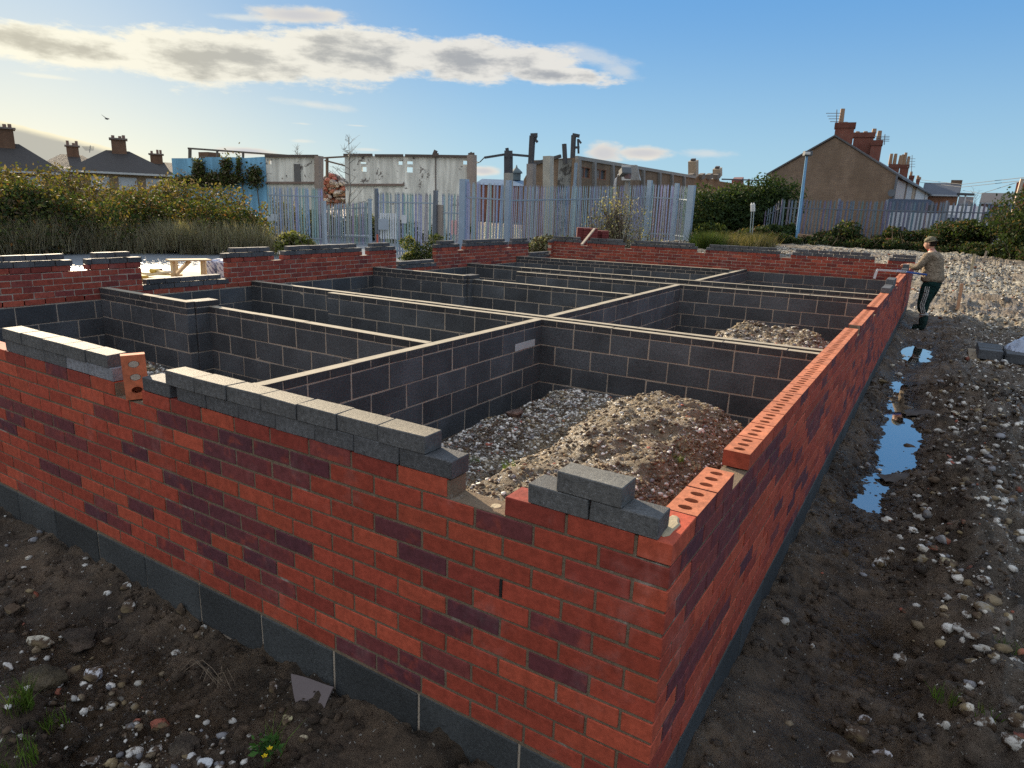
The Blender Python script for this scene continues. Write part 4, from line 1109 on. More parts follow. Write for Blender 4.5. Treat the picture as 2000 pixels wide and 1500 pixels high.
# ------------------------------------------------------------------ palisade fences
FC = (.30, .36, .42)
def palisade(label, pts, z0s, z1s, pitch=.102, col=FC, rails=(.22, .86), posts=None, name='palisade_fence', group='palisade fences', curl=False, pw=.075, seed=1):
    """pts: ground points (x,y); z0s/z1s heights at these points"""
    r = random.Random(seed)
    root = empty(name, (pts[0][0], pts[0][1], z0s[0]), label, 'fence' if 'gate' not in name else 'gate', group)
    pm = MB()
    for i in range(len(pts)-1):
        a = Vector((pts[i][0], pts[i][1], 0)); b = Vector((pts[i+1][0], pts[i+1][1], 0)); L = (b-a).length; d = (b-a)/L
        nr = Vector((-d.y, d.x, 0)); n = max(1, int(L/pitch))
        if nr.dot(Vector((CP.x, CP.y, 0))-a) < 0: nr = -nr
        for k in range(n+1):
            t = k/n; p = a+d*(L*t); z0 = z0s[i]*(1-t)+z0s[i+1]*t; z1 = z1s[i]*(1-t)+z1s[i+1]*t+r.uniform(-.02, .02)
            lean = r.gauss(0, .012); c_ = tuple(q*r.uniform(.8, 1.15) for q in col)
            zz = (z0+.03, z1-.12, z1)
            # corrugated pale: a shallow V of two strips ending in a point
            V_ = []
            for z in zz[:2]:
                sh = lean*(z-z0)
                for o_, dep in ((-.5, .0), (0, .018), (.5, .0)):
                    q_ = p+d*(o_*pw+sh)+nr*dep; V_.append((q_.x, q_.y, z))
            for s_ in (-.25, .25):
                q_ = p+d*(s_*pw+lean*(z1-z0))+nr*(.009 if not curl else .04); V_.append((q_.x, q_.y, zz[2]))
            pm.add(V_, [(0, 1, 4, 3), (1, 2, 5, 4), (3, 4, 6), (4, 5, 7)], c_)
            Vb = [tuple(Vector(v)-nr*.004) for v in V_]
            pm.add(Vb, [(3, 4, 1, 0), (4, 5, 2, 1), (6, 4, 3), (7, 5, 4)], c_)
    pm.build('pales', M_METAL, root)
    for f_ in rails:
        rm = MB()
        for i in range(len(pts)-1):
            za = z0s[i]+(z1s[i]-z0s[i])*f_; zb = z0s[i+1]+(z1s[i+1]-z0s[i+1])*f_
            rm.bar((pts[i][0], pts[i][1], za), (pts[i+1][0], pts[i+1][1], zb), .05, .05, tuple(q*.85 for q in col))
        rm.build('rail', M_METAL, root)
    for (x_, y_, za, zb, w_, c_) in posts or []:
        p2 = MB(); p2.bar((x_, y_, za), (x_, y_, zb), w_, w_, c_, up=(0, 1, 0)); p2.build('post', M_METAL, root)
    return root
def fence_px(label, uv, D, group='palisade fences', zb=-1.15, vtop=None, **kw):
    pts = []; z1 = []
    for (U, V), d_ in zip(uv, D):
        p = at(U, V, d_); pts.append((p.x, p.y)); z1.append(p.z)
    zbs = zb if isinstance(zb, (list, tuple)) else [zb]*len(pts)
    ps = kw.pop('post_px', [])
    posts = []
    for (U, Vt, d_, w_, c_) in ps:
        p = at(U, Vt, d_); posts.append((p.x, p.y, -1.25, p.z, w_, c_))
    return palisade(label, pts, zbs, z1, posts=posts, group=group, **kw)
DK = (.045, .055, .065)
fence_px('galvanised palisade fence panel at the end of the bramble bank, left of the round post', [(523, 362), (628, 366)], [29, 28.5], post_px=[(632, 392, 28.4, .14, (.36, .41, .46))], seed=2)
fence_px('lower palisade fence set back between the round post and the wide gate', [(636, 398), (724, 392)], [34, 33], post_px=[(722, 388, 32.5, .12, FC)], col=(.26, .31, .35), seed=3)
gate = fence_px('wide double palisade gate with curled tops, a pale panel bolted on its left leaf', [(738, 374), (850, 376)], [27.5, 27.], name='palisade_gate', curl=True, post_px=[(735, 368, 27.5, .11, (.15, .17, .20)), (851, 372, 27., .13, (.13, .15, .18))], rails=(.10, .84), seed=4)
fence_px('narrow palisade pedestrian gate with curled tops beside the big post', [(865, 376), (898, 377)], [27, 26.8], name='palisade_gate', curl=True, post_px=[(861, 400, 27., .17, (.30, .26, .23)), (907, 350, 26.3, .26, (.28, .36, .46))], rails=(.12, .70), seed=5)
fence_px('tall palisade fence right of the big post, facing the camera', [(913, 353), (988, 359)], [26.2, 26.6], post_px=[(994, 352, 26.6, .17, (.30, .37, .46))], rails=(.2, .80), seed=6, pitch=.105)
fence_px('tall palisade fence seen at a slant running back behind the shrub', [(998, 361), (1190, 362), (1264, 360)], [26.8, 33.5, 36.5], rails=(.2, .80), zb=[-1.15, -1.0, -.9], post_px=[(1125, 318, 31, .10, (.20, .27, .35))], seed=7, pitch=.13)
fence_px('bright palisade fence section with wide posts, at the right end of the grey fence', [(1272, 358), (1318, 361), (1354, 363)], [36.5, 36.2, 34.5], rails=(.2, .78), zb=[-.8, -.75, -.8], post_px=[(1270, 352, 36.4, .22, (.34, .42, .50)), (1323, 358, 36, .20, (.34, .42, .50)), (1352, 362, 34.4, .30, (.34, .42, .50))], col=(.36, .43, .50), seed=8, pitch=.125)
fence_px('long palisade fence across the right background in front of the terrace', [(1496, 410), (1528, 388), (1640, 390), (1780, 392), (1960, 396), (2150, 405)], [39, 38.3, 38, 38, 38.5, 40], rails=(.2, .80), zb=-.45, col=(.13, .155, .20), seed=9, pitch=.165, pw=.09, post_px=[(1640, 388, 38.1, .10, (.2, .24, .3)), (1733, 390, 38.1, .10, (.2, .24, .3)), (1850, 392, 38.2, .10, (.2, .24, .3))])
# panels fixed on the gates
def panel(U0, V0, U1, V1, D, col, label, name='sign_panel', corr=0, th=.03, cat='panel'):
    a, b = at(U0, V1, D), at(U1, V1, D); zt = at(U0, V0, D).z; d_ = (b-a); d_.z = 0; L = d_.length; d_.normalize(); n_ = Vector((-d_.y, d_.x, 0))
    m_ = MB(); k = max(1, corr)
    for i in range(k):
        s0, s1 = L*i/k, L*(i+(.62 if corr else 1))/k
        p0 = a+d_*s0; p1 = a+d_*s1
        m_.hexa([tuple(Vector((q.x, q.y, z))+n_*t) for z in (a.z, zt) for q, t in ((p0, -th/2), (p1, -th/2), (p1, th/2), (p0, th/2))], col)
    return tag(m_.build(name, M_TINT), label, cat)
panel(743, 416, 776, 466, 27.2, (.55, .58, .60), 'white slatted panel on the left leaf of the wide gate', corr=7)
panel(739, 427, 758, 448, 27.05, (.30, .34, .38), 'grey lock box covering the bolt of the wide gate', 'lock_box', th=.12, cat='lock box')
panel(784, 420, 794, 436, 27.1, (.5, .52, .53), 'small pale plate in the middle of the wide gate')
panel(881, 430, 884.5, 458, 26.8, (.55, .33, .33), 'left pinkish strip on the pedestrian gate', 'warning_strip'); panel(887.5, 430, 891, 458, 26.8, (.55, .33, .33), 'right pinkish strip on the pedestrian gate', 'warning_strip')
panel(522, 418, 541, 432, 28.6, (.42, .45, .46), 'small grey notice on the fence beside the brambles', 'notice_board')
panel(735.5, 458, 739, 480, 27.3, (.45, .10, .06), 'red base marker at the foot of the gate post', 'marker')

# ------------------------------------------------------------------ derelict factory, left part
def plane(Ua, Da, Ub, Db):
    a = at(Ua, 390, Da); b = at(Ub, 390, Db); a = Vector((a.x, a.y, 0)); b = Vector((b.x, b.y, 0)); d_ = (b-a).normalized(); n_ = Vector((-d_.y, d_.x, 0))
    if n_.dot(Vector((CP.x, CP.y, 0))-a) < 0: n_ = -n_
    return a, d_, n_
def hit(pl, U, V):
    a, d_, n_ = pl; r_ = ray(U, V); t = (a-CP).dot(n_)/r_.dot(n_) if abs(r_.dot(n_)) > 1e-9 else 0
    den = r_.x*n_.x+r_.y*n_.y; num = (a.x-CP.x)*n_.x+(a.y-CP.y)*n_.y; p = CP+r_*(num/den)
    return (p-a).dot(d_), p.z
def wpt(pl, s, z, o=0.): a, d_, n_ = pl; q_ = a+d_*s+n_*o; return (q_.x, q_.y, z)
def slab(mb, pl, s0, s1, z0, z1, col, o0=0., o1=-.2, z0b=None, z1b=None):
    """box on a facade; z0b/z1b = heights at s1 for sloping edges"""
    z0b = z0 if z0b is None else z0b; z1b = z1 if z1b is None else z1b
    mb.hexa([wpt(pl, s0, z0, o0), wpt(pl, s0, z0, o1), wpt(pl, s1, z0b, o1), wpt(pl, s1, z0b, o0), wpt(pl, s0, z1, o0), wpt(pl, s0, z1, o1), wpt(pl, s1, z1b, o1), wpt(pl, s1, z1b, o0)][::1], col)
def holed_slab(mb, pl, s0, s1, z0, zt0, zt1, holes, col, th=.22):
    """wall panel with rectangular openings and a sloping top"""
    S = sorted({s0, s1, *[h[0] for h in holes], *[h[1] for h in holes]}); 
    for a, b in zip(S, S[1:]):
        hs = sorted([(h[2], h[3]) for h in holes if h[0] <= a+1e-6 and h[1] >= b-1e-6])
        z = z0; ta = zt0+(zt1-zt0)*(a-s0)/(s1-s0); tb = zt0+(zt1-zt0)*(b-s0)/(s1-s0)
        for ha, hb in hs: slab(mb, pl, a, b, z, ha, col, 0, -th); z = hb
        slab(mb, pl, a, b, z, ta, col, 0, -th, z, tb)
F1 = plane(335, 46, 925, 41)
fac = empty('derelict_factory', wpt(F1, 8, -1.1), 'roofless factory wall with light blue end, cream panels and small square openings behind the gates', 'building')
MBL = m_peel('peeling_blue_paint', (.22, .46, .64), (.34, .33, .28), .62)
MCR = m_peel('peeling_cream_render', (.78, .74, .64), (.22, .19, .165), .585)
def seg(Ua, Va, Ub, Vb, mat, holes=(), nm='wall_panel', th=.22):
    sa, za = hit(F1, Ua, Va); sb, zb = hit(F1, Ub, Vb); hl = []
    for (u0, v0, u1, v1) in holes:
        h0, hz1 = hit(F1, u0, v0); h1, hz0 = hit(F1, u1, v1); hl.append((h0, h1, hz0, hz1))
    m_ = MB(); holed_slab(m_, F1, sa, sb, -1.3, za, zb, hl, (.5, .5, .5), th); return m_.build(nm, mat, fac)
seg(335, 309, 400, 309, MBL); seg(400.3, 307, 471, 307, MBL); seg(471.3, 309, 518, 306, MBL)
seg(518.5, 306, 619, 306, MCR, [(525, 313.5, 530, 320.5)])
seg(673, 304, 728, 304, MCR, [(702.5, 316, 715, 320), (706.5, 325.5, 716, 335.5)])
seg(728.4, 305, 852, 305, MCR, [(777, 314.5, 786, 322), (794, 314.5, 806, 321), (793.5, 326, 806, 337)])
seg(852.5, 305.5, 917, 305.5, MCR, [(904, 313.5, 916.5, 321.5)])
def fbar(Ua, Va, Ub, Vb, wd, col, nm, o=.1, parent=None, mat=None, pl=None):
    pl = pl or F1
    sa, za = hit(pl, Ua, Va); sb, zb = hit(pl, Ub, Vb); m_ = MB(); m_.bar(wpt(pl, sa, za, o), wpt(pl, sb, zb, o), wd, wd, col); return m_.build(nm, mat or M_RUST, parent or fac)
RS = (.10, .075, .06)
fbar(519, 305, 622, 305, .14, RS, 'capping'); fbar(672, 303, 728, 303, .14, RS, 'capping'); fbar(733, 304, 788, 304, .14, RS, 'capping'); fbar(792, 304, 918, 306, .14, RS, 'capping')
fbar(624, 305, 624, 480, .36, (.28, .22, .18), 'column'); fbar(922, 303, 922, 480, .40, (.30, .24, .20), 'column')
fbar(851, 306, 851, 400, .06, (.20, .17, .15), 'downpipe', .02)
fbar(923, 306, 919, 298, .16, RS, 'broken_bracket'); fbar(915, 303, 927, 302, .2, RS, 'broken_bracket'); fbar(848, 304, 852, 294, .16, RS, 'broken_bracket'); fbar(846, 303, 857, 303, .2, RS, 'broken_bracket')
fbar(334, 284, 447, 292, .10, RS, 'roof_rail', -2.); fbar(447, 292, 583, 302, .10, RS, 'roof_rail', -2.)
for U, V in ((338, 285), (394, 289), (447, 292), (497, 296), (545, 300)): fbar(U, V, U, 309, .14 if U == 338 else .10, RS, 'roof_post', -2.)
fbar(360, 301, 470, 306, .07, RS, 'roof_rail', -2.05); fbar(360, 301, 360, 309, .07, RS, 'roof_post', -2.05)
fbar(629, 306, 629, 345, .12, RS, 'frame_post', -1.); fbar(668, 313, 668, 345, .12, RS, 'frame_post', -1.); fbar(624, 311, 670, 323, .09, RS, 'frame_beam', -1.); fbar(622, 306, 674, 303, .09, RS, 'frame_beam', -1.)
s_, z_ = hit(F1, 574, 320); s2_, z2_ = hit(F1, 588, 360)
m_ = MB(); slab(m_, F1, s_, s2_, z2_, z_, (.13, .12, .11), .05, 0.0); m_.build('doorway_shutter', M_TINT, fac)
fbar(520, 357, 616, 357, .12, (.20, .14, .11), 'ledge', .06); fbar(675, 361, 790, 361, .12, (.20, .14, .11), 'ledge', .06)
# ivy climbing the blue wall
r = np.random.default_rng(5)
V3 = []
for (U, V, sp, sv, n_) in ((392, 330, 9, 12, 700), (430, 350, 40, 8, 2600), (445, 325, 9, 14, 500), (370, 355, 25, 7, 1400), (500, 345, 12, 14, 700), (470, 325, 3, 16, 260)):
    for k in range(n_):
        s_, z_ = hit(F1, U+r.normal(0, sp*.6), V+r.normal(0, sv*.7)); V3.append(wpt(F1, s_, z_, r.uniform(.05, .5)))
V_, F_, C_ = leaves(np.array(V3), .12, pal(r, len(V3), [G2, G1, BR, PL], [3, 2, 3, 1]), 4)
root = empty('ivy_plant', wpt(F1, 4, -1.1), 'ivy and buddleia climbing the light blue factory wall', 'plant'); fast_mesh('foliage', V_, F_, C_, M_LEAF, False, root)
m_ = MB()
for (U, V) in ((392, 312), (430, 345), (445, 312), (500, 330), (470, 310)):
    s_, z_ = hit(F1, U, V); m_.tube([wpt(F1, s_+.3, -1.1, .3), wpt(F1, s_+.1, z_*.5, .2), wpt(F1, s_, z_, .15)], [.04, .03, .01], (.1, .08, .05), 5)
m_.build('stems', M_WOOD, root)
# debris between the factory walls
P = []; C = []
for k in range(520):
    U = r.uniform(626, 674); V = r.uniform(0, 1)**.8*58+342+abs(U-648)*.35; p = at(U, V, 47+r.uniform(-1, 1)); P.append(p[:])
cc = np.array([[.34, .12, .10], [.45, .42, .42], [.22, .10, .08], [.30, .26, .25]])[r.integers(0, 4, 520)]
stuff(stones_mesh('demolition_rubble', np.array(P), r.uniform(.2, .55, 520), cc, seed=40, dirt=.1), 'heap of red and grey demolition rubble seen through the gap in the factory wall')
# low debris and scrub behind fences
bush('scrub_bush', [gp_(540, 440, 36, -1.15), gp_(640, 440, 38, -1.15), gp_(760, 440, 37, -1.15), gp_(900, 440, 35, -1.15)], [1.6, 1.5, 1.4, 1.2], 1.6, 16000, .10, [G2, PL, BR, G3, YG], [3, 3, 2, 2, 1], 'scrubby weeds growing behind the gates and low fence', 'bush', 51, 1.3, twiggy=30)
panel(672, 458, 723, 462, 36, (.62, .64, .66), 'white sheet lying on the ground behind the low fence', 'white_sheet', th=1.2, cat='sheet')
panel(640, 424, 690, 428, 40, (.60, .62, .62), 'pale board lying in the weeds behind the low fence', 'white_board', th=.8, cat='board')

# lone stanchions with broken trusses
def stanchion(parts, D, label, mat=None):
    p = at(parts[0][0], 480, D)
    root = empty('steel_stanchion', (p.x, p.y, -1.1), label, 'column', 'broken roof columns of the demolished factory')
    for (Ua, Va, Ub, Vb, wd, col, nm) in parts:
        m_ = MB(); a, b = at(Ua, Va, D), at(Ub, Vb, D); m_.bar(a, b, wd, wd, col); m_.build(nm, mat or M_RUST, root)
    return root
CN = (.30, .28, .24); DS = (.055, .055, .06)
stanchion([(993, 480, 993, 338, .38, CN, 'lower_column'), (993, 338, 993, 302, .36, DS, 'upper_column'), (992, 302, 990, 289, .14, DS, 'spike'), (985, 301, 1001, 301, .35, DS, 'cap'),
           (946, 308, 990, 301, .12, DS, 'truss_stub'), (1000, 302, 1034, 305, .12, DS, 'truss_stub')], 40, 'concrete and steel column with a broken beam arm on each side')
stanchion([(1036, 480, 1038, 320, .42, (.22, .20, .19), 'lower_column'), (1037, 320, 1040, 265, .26, DS, 'upper_column'), (1036, 264.5, 1050, 264, .22, DS, 'bracket'), (1047, 265, 1044, 274, .14, DS, 'bracket'), (1043, 270, 1050, 278, .14, DS, 'bracket')], 42, 'tall dark steel column with a torn bracket at its top, left of the brick ruin')
stanchion([(1118, 320, 1120.5, 264, .24, DS, 'upper_column'), (1118, 263, 1132, 266, .20, DS, 'bracket'), (1127, 262, 1126, 266, .2, DS, 'bracket'), (1127, 273, 1131, 273, .1, DS, 'bracket'), (1130, 273, 1135, 280, .12, DS, 'bracket'), (1129, 274, 1130, 300, .10, DS, 'hanging_rod'), (1122, 288, 1132, 288, .14, DS, 'bracket')], 47, 'tall dark steel column with twisted hanging metal, above the brick ruin')
stanchion([(1104, 320, 1102, 281, .22, DS, 'upper_column')], 46, 'short thin dark steel post between the two tall columns')
stanchion([(1070, 480, 1071, 305, .46, (.36, .34, .29), 'lower_column')], 41, 'pale concrete column standing in front of the brick ruin gable')

# brick ruin: gable and long side wall
MFB = m_farbrick('weathered_tan_brick', (.19, .135, .095), (.15, .105, .08), (.20, .17, .14))
F2 = plane(1022, 48, 1126, 46)
ruin = empty('derelict_brick_hall', wpt(F2, 4, -1.1), 'roofless hall of tan brick with a ragged gable end and a row of pilasters', 'building')
prof = [(1022, 372), (1023, 350), (1029, 340), (1032, 326), (1040, 322), (1041, 313), (1070, 312), (1101, 309), (1124, 308)]
m_ = MB(); sz = [hit(F2, *q_) for q_ in prof]
for (sa, za), (sb, zb) in zip(sz, sz[1:]):
    if sb-sa > .02: slab(m_, F2, sa, sb, -1.3, za, (1, 1, 1), 0, -.35, -1.3, zb)
m_.build('gable_wall', MFB, ruin)
m_ = MB()
a_, b_ = hit(F2, 1040, 322), hit(F2, 1097, 305)
m_.bar(wpt(F2, *a_, .12), wpt(F2, *b_, .12), .16, .2, DS); m_.build('sloping_beam', M_RUST, ruin)
m_ = MB(); slab(m_, F2, hit(F2, 1092, 320)[0], hit(F2, 1118, 320)[0], -1.2, hit(F2, 1092, 312)[1], (.42, .42, .42), .08, .0); m_.build('concrete_patch', m_peel('stained_concrete', (.20, .21, .21), (.07, .07, .07), .5), ruin)
F3 = plane(1126, 46, 1357, 66)
sa, za = hit(F3, 1127, 309); sb, zb = hit(F3, 1357, 347)
m_ = MB(); hl = []
for (u0, v0, u1, v1) in ((1132, 325, 1152, 349), (1163, 329, 1183, 352)):
    h0, hz1 = hit(F3, u0, v0); h1, hz0 = hit(F3, u1, v1); hl.append((h0, h1, hz0, hz1))
holed_slab(m_, F3, sa, sb, -1.3, za, zb, hl, (1.15, 1.1, 1.0), .35); m_.build('side_wall', MFB, ruin)
fbar(1126, 308, 1357, 346, .22, (.24, .23, .21), 'coping', .0, ruin, M_TINT, F3)
for U in (1128, 1158, 1194, 1222, 1254, 1286, 1310, 1334):
    t_ = (U-1127)/230.; fbar(U, 311+37*t_, U, 400, .30, (.20, .19, .18), 'pilaster', .06, ruin, M_TINT, F3)
for (u0, v0, u1, v1), (h0, h1, hz0, hz1) in zip(((1132, 325, 1152, 349), (1163, 329, 1183, 352)), hl):
    m_ = MB(); slab(m_, F3, h0, h1, hz0, hz1, (.10, .12, .14), -.2, -.24); wn = m_.build('window', m_tint('dirty_glass', .15, .4, 3., 20., .05, .01, .8) if 'dirty_glass' not in bpy.data.materials else bpy.data.materials['dirty_glass'], ruin)
    m_ = MB()
    for k in range(3): s_ = h0+(h1-h0)*k/2; m_.bar(wpt(F3, s_, hz0, -.05), wpt(F3, s_, hz1, -.05), .08, .08, (.22, .10, .06))
    for z_ in (hz0, hz1): m_.bar(wpt(F3, h0, z_, -.05), wpt(F3, h1, z_, -.05), .08, .08, (.22, .10, .06))
    m_.build('window_frame', M_TINT, wn)
# far walls of the same works
F4 = plane(1338, 72, 1505, 100)
fw = empty('derelict_works_wall', wpt(F4, 5, -1.1), 'more distant cream works wall with broken tops and chimney stubs, left of the terrace', 'building')
m_ = MB(); pr_ = [(1338, 344), (1352, 340), (1372, 347), (1392, 350), (1404, 348), (1406, 354), (1440, 359), (1462, 362), (1505, 366)]; sz = [hit(F4, *q_) for q_ in pr_]
for (sa, za), (sb, zb) in zip(sz, sz[1:]): slab(m_, F4, sa, sb, -1., za, (1.5, 1.25, .95), 0, -.4, -1., zb)
m_.build('wall', MFB, fw)
for U, Vt, w_ in ((1356, 314, .8), (1403, 329, .8)):
    fbar(U, 345, U, Vt, w_, (.33, .27, .20), 'chimney', -.1, fw, M_TINT, F4); fbar(U, Vt, U, Vt-4, w_*.5, (.06, .05, .05), 'chimney_pot', -.1, fw, M_TINT, F4)
fbar(1449, 362, 1449, 349, 1.1, (.20, .10, .09), 'chimney', -.5, fw, M_TINT, F4); fbar(1407, 350, 1504, 353, .14, DS, 'roof_truss', .2, fw, M_RUST, F4); fbar(1459, 361, 1459, 350, .25, DS, 'truss_post', .2, fw, M_RUST, F4)
for U in (1345, 1365, 1380, 1395): fbar(U, 346, U+6, 343, .5, (.14, .12, .10), 'broken_capping', .1, fw, M_RUST, F4)

# blue-roofed hall with a cupola, far behind
F5 = plane(925, 92, 1035, 92)
hall = empty('school_hall', wpt(F5, 3, -1.1), 'distant building with a blue-grey roof and a small domed cupola', 'building')
m_ = MB(); a_ = hit(F5, 925, 360); b_ = hit(F5, 1035, 362); slab(m_, F5, a_[0], b_[0], -1., a_[1], (1.2, .7, .6), 0, -6); m_.build('wall', MFB, hall)
m_ = MB(); t0 = hit(F5, 930, 347)[1]
e0, e1 = wpt(F5, a_[0], a_[1], .2), wpt(F5, b_[0], a_[1], .2); r0, r1 = wpt(F5, a_[0]+1, t0, -3), wpt(F5, b_[0]-.5, t0, -3); g0, g1 = wpt(F5, a_[0], a_[1], -6.2), wpt(F5, b_[0], a_[1], -6.2)
m_.add([e0, e1, r0, r1, g0, g1], [(0, 1, 3, 2), (2, 3, 5, 4), (0, 2, 4), (1, 5, 3)], (.10, .17, .26)); m_.build('roof', M_ROOF, hall)
c_s, c_z = hit(F5, 1009, 347); cx = Vector(wpt(F5, c_s, 0, -3))
m_ = MB(); zs = [hit(F5, 1009, v)[1] for v in (350, 337, 336, 333, 329, 325, 319)]
m_.tube([(cx.x, cx.y, z) for z in zs], [.62, .62, .85, .80, .5, .16, .03], (.09, .12, .13), 8); m_.build('cupola', M_ROOF, hall)

# ------------------------------------------------------------------ bungalows at left
MT = m_tint('clay_tile_roof', .8, .35, 3., 10., .5, .05)
def hip_house(Uc, Ue0, Ue1, Vr, Ve, D, ridge, ch, label, dep=8.):
    """hipped roof bungalow: eave from Ue0 to Ue1 at Ve, ridge from ridge[0] to ridge[1] at Vr"""
    pl = plane(Ue0, D, Ue1, D)
    root = empty('bungalow', wpt(pl, 5, -1.1), label, 'house', 'bungalows behind the bramble bank')
    a, za = hit(pl, Ue0, Ve); b, zb = hit(pl, Ue1, Ve)
    k = (D+dep/2)/D
    def hitd(U, V):
        p = at(U, V, D+dep/2); q_ = Vector((p.x, p.y, 0))-pl[0]; return q_.dot(pl[1]), p.z
    m_ = MB(); slab(m_, pl, a+.3, b-.3, -1.2, za, (1.6, 1.5, 1.3), -.3, -dep+.3); m_.build('wall', MFB, root)
    c, zr = hitd(ridge[0], Vr); c2, _ = hitd(ridge[1], Vr)
    m_ = MB()
    v = [wpt(pl, a, za, .1), wpt(pl, b, za, .1), wpt(pl, b, za, -dep), wpt(pl, a, za, -dep), wpt(pl, c, zr, -dep/2), wpt(pl, c2, zr, -dep/2)]
    m_.add(v, [(0, 1, 5, 4), (1, 2, 5), (2, 3, 4, 5), (3, 0, 4), (3, 2, 1, 0)], (.042, .036, .032)); m_.build('roof', MT, root)
    m_ = MB(); m_.bar(wpt(pl, a, za-.08, .15), wpt(pl, b, za-.08, .15), .12, .14, (.45, .44, .42)); m_.build('gutter', M_TINT, root)
    for (U, Vt, Vb, w_) in ch:
        s_, zt = hitd(U, Vt); _, zb_ = hitd(U, Vb)
        m_ = MB(); p = Vector(wpt(pl, s_, 0, -dep/2)); m_.bar((p.x, p.y, zb_-.6), (p.x, p.y, zt), w_, w_*.8, (1., .75, .62), up=(pl[1].x, pl[1].y, 0)); c_ = m_.build('chimney', MFB, root)
        m_ = MB(); m_.bar((p.x, p.y, zt), (p.x, p.y, zt+.12), w_*1.2, w_, (.16, .12, .10), up=(pl[1].x, pl[1].y, 0))
        for o_ in (-.28, .1, .3): m_.tube([(p.x+pl[1].x*o_*w_, p.y+pl[1].y*o_*w_, zt+.1), (p.x+pl[1].x*o_*w_, p.y+pl[1].y*o_*w_, zt+random.uniform(.3, .55))], .13, (.2, .12, .09), 6)
        m_.build('chimney_pots', M_TINT, c_)
    for k_ in range(3):
        s0 = a+(b-a)*(.2+.25*k_); m_ = MB(); slab(m_, pl, s0, s0+1.2, za-1.3, za-.35, (.42, .43, .44), -.25, -.35); m_.build('window', M_TINT, root)
    return root
hip_house(0, -190, 128, 275, 322, 62, (-60, 36), [(4, 253, 285, 1.6)], 'large hipped tile roof at the left edge behind the brambles')
hip_house(0, 62, 220, 301, 328, 74, (118, 160), [(141, 287, 312, 1.2)], 'smaller tile-roofed bungalow between the two large hipped roofs')
hip_house(0, 128, 345, 293, 331, 60, (207, 252), [(231, 274, 300, 1.25)], 'hipped bungalow roof with a central chimney in front of the blue factory end')
hip_house(0, 268, 360, 316, 336, 78, (300, 335), [(305, 303, 325, 1.4)], 'small roof with a chimney just left of the blue factory wall')
# chimney seen over the blue wall
p = at(409, 300, 80); m_ = MB(); m_.bar((p.x, p.y, -1), (p.x, p.y, p.z+.1), 1.6, 1.4, (1., .8, .7)); tag(m_.build('chimney_stack', MFB), 'brick chimney stack showing above the light blue factory wall', 'chimney')

# ------------------------------------------------------------------ terrace at right
MG = m_farbrick('sooty_gable_brick', (.235, .165, .115), (.18, .125, .095), (.22, .185, .15))
MRB = m_farbrick('red_chimney_brick', (.21, .062, .042), (.17, .05, .036), (.20, .15, .12))
FG = plane(1505, 57, 1750, 53)
ter = empty('terrace_row', wpt(FG, 5, -.5), 'end gable of a brick terrace with tall red chimney stacks and rear wings stepping away', 'building')
(s0, z0), (s1, z1), (s2, z2) = hit(FG, 1506, 338), hit(FG, 1631, 268), hit(FG, 1752, 343)
dirv = at(1840, 385, 112)-at(1752, 343, 54); dirv.z = 0; TL = dirv.length; dirv.normalize()
def gp(s, z, l): a, d_, n_ = FG; q_ = a+d_*s+dirv*l; return (q_.x, q_.y, z)
m_ = MB()
v = [gp(s0, -1, 0), gp(s2, -1, 0), gp(s2, z2, 0), gp(s1, z1, 0), gp(s0, z0, 0)]; vb = [gp(s0, -1, TL), gp(s2, -1, TL), gp(s2, z2, TL), gp(s1, z1, TL), gp(s0, z0, TL)]
m_.add(v+vb, [(0, 1, 2, 3, 4), (9, 8, 7, 6, 5), (1, 6, 7, 2), (0, 4, 9, 5)], (1, 1, 1)); m_.build('wall', MG, ter)
m_ = MB()
def off(s, z, l, dz=.16): return gp(s, z+dz, l)
ra = [(s0-.35, z0-.22), (s1, z1), (s2+.35, z2-.25)]
vv = [gp(ra[0][0], ra[0][1]+.05, -.12), gp(ra[1][0], ra[1][1]+.05, -.12), gp(ra[2][0], ra[2][1]+.05, -.12)]; vv2 = [gp(a, b+.17, -.12) for a, b in ra]; vw = [gp(a, b+.05, TL) for a, b in ra]; vw2 = [gp(a, b+.17, TL) for a, b in ra]
A_ = vv+vv2+vw+vw2
m_.add(A_, [(0, 1, 4, 3), (1, 2, 5, 4), (3, 4, 10, 9), (4, 5, 11, 10), (0, 3, 9, 6), (2, 8, 11, 5), (1, 0, 6, 7), (2, 1, 7, 8)], (.085, .085, .09)); m_.build('roof', M_ROOF, ter)
def tchim(U0, U1, Vt, Vb, l, w_, col=(1, 1, 1), pots=((.3, .5),), ter=ter, tall=.7):
    D_ = 55+l
    a, b = at(U0, Vt, D_), at(U1, Vt, D_); zb_ = at(U0, Vb, D_).z
    c = (a+b)/2; L_ = math.hypot(b.x-a.x, b.y-a.y); dd = Vector((b.x-a.x, b.y-a.y, 0)).normalized()
    m_ = MB(); m_.bar((c.x, c.y, zb_-.8), (c.x, c.y, a.z-.35), L_, w_, col, up=(-dd.y, dd.x, 0)); m_.bar((c.x, c.y, a.z-.35), (c.x, c.y, a.z), L_*1.12, w_*1.15, tuple(q_*.8 for q_ in col), up=(-dd.y, dd.x, 0))
    o = m_.build('chimney', MRB, ter)
    m_ = MB()
    for f_, h_ in pots:
        q_ = a.lerp(b, f_); m_.tube([(q_.x, q_.y, a.z-.02), (q_.x, q_.y, a.z+h_)], [.17, .14], (.26, .165, .10), 8)
    m_.build('chimney_pots', M_TINT, o)
tchim(1633, 1670, 241, 278, .6, .9, pots=((.25, .95), (.5, .08)))
tchim(1669, 1708, 260, 302, 6, .9, pots=((.15, .12), (.55, .12), (.97, .3)))
tchim(1703, 1724, 275, 318, 5, .9, pots=((.6, .7),))
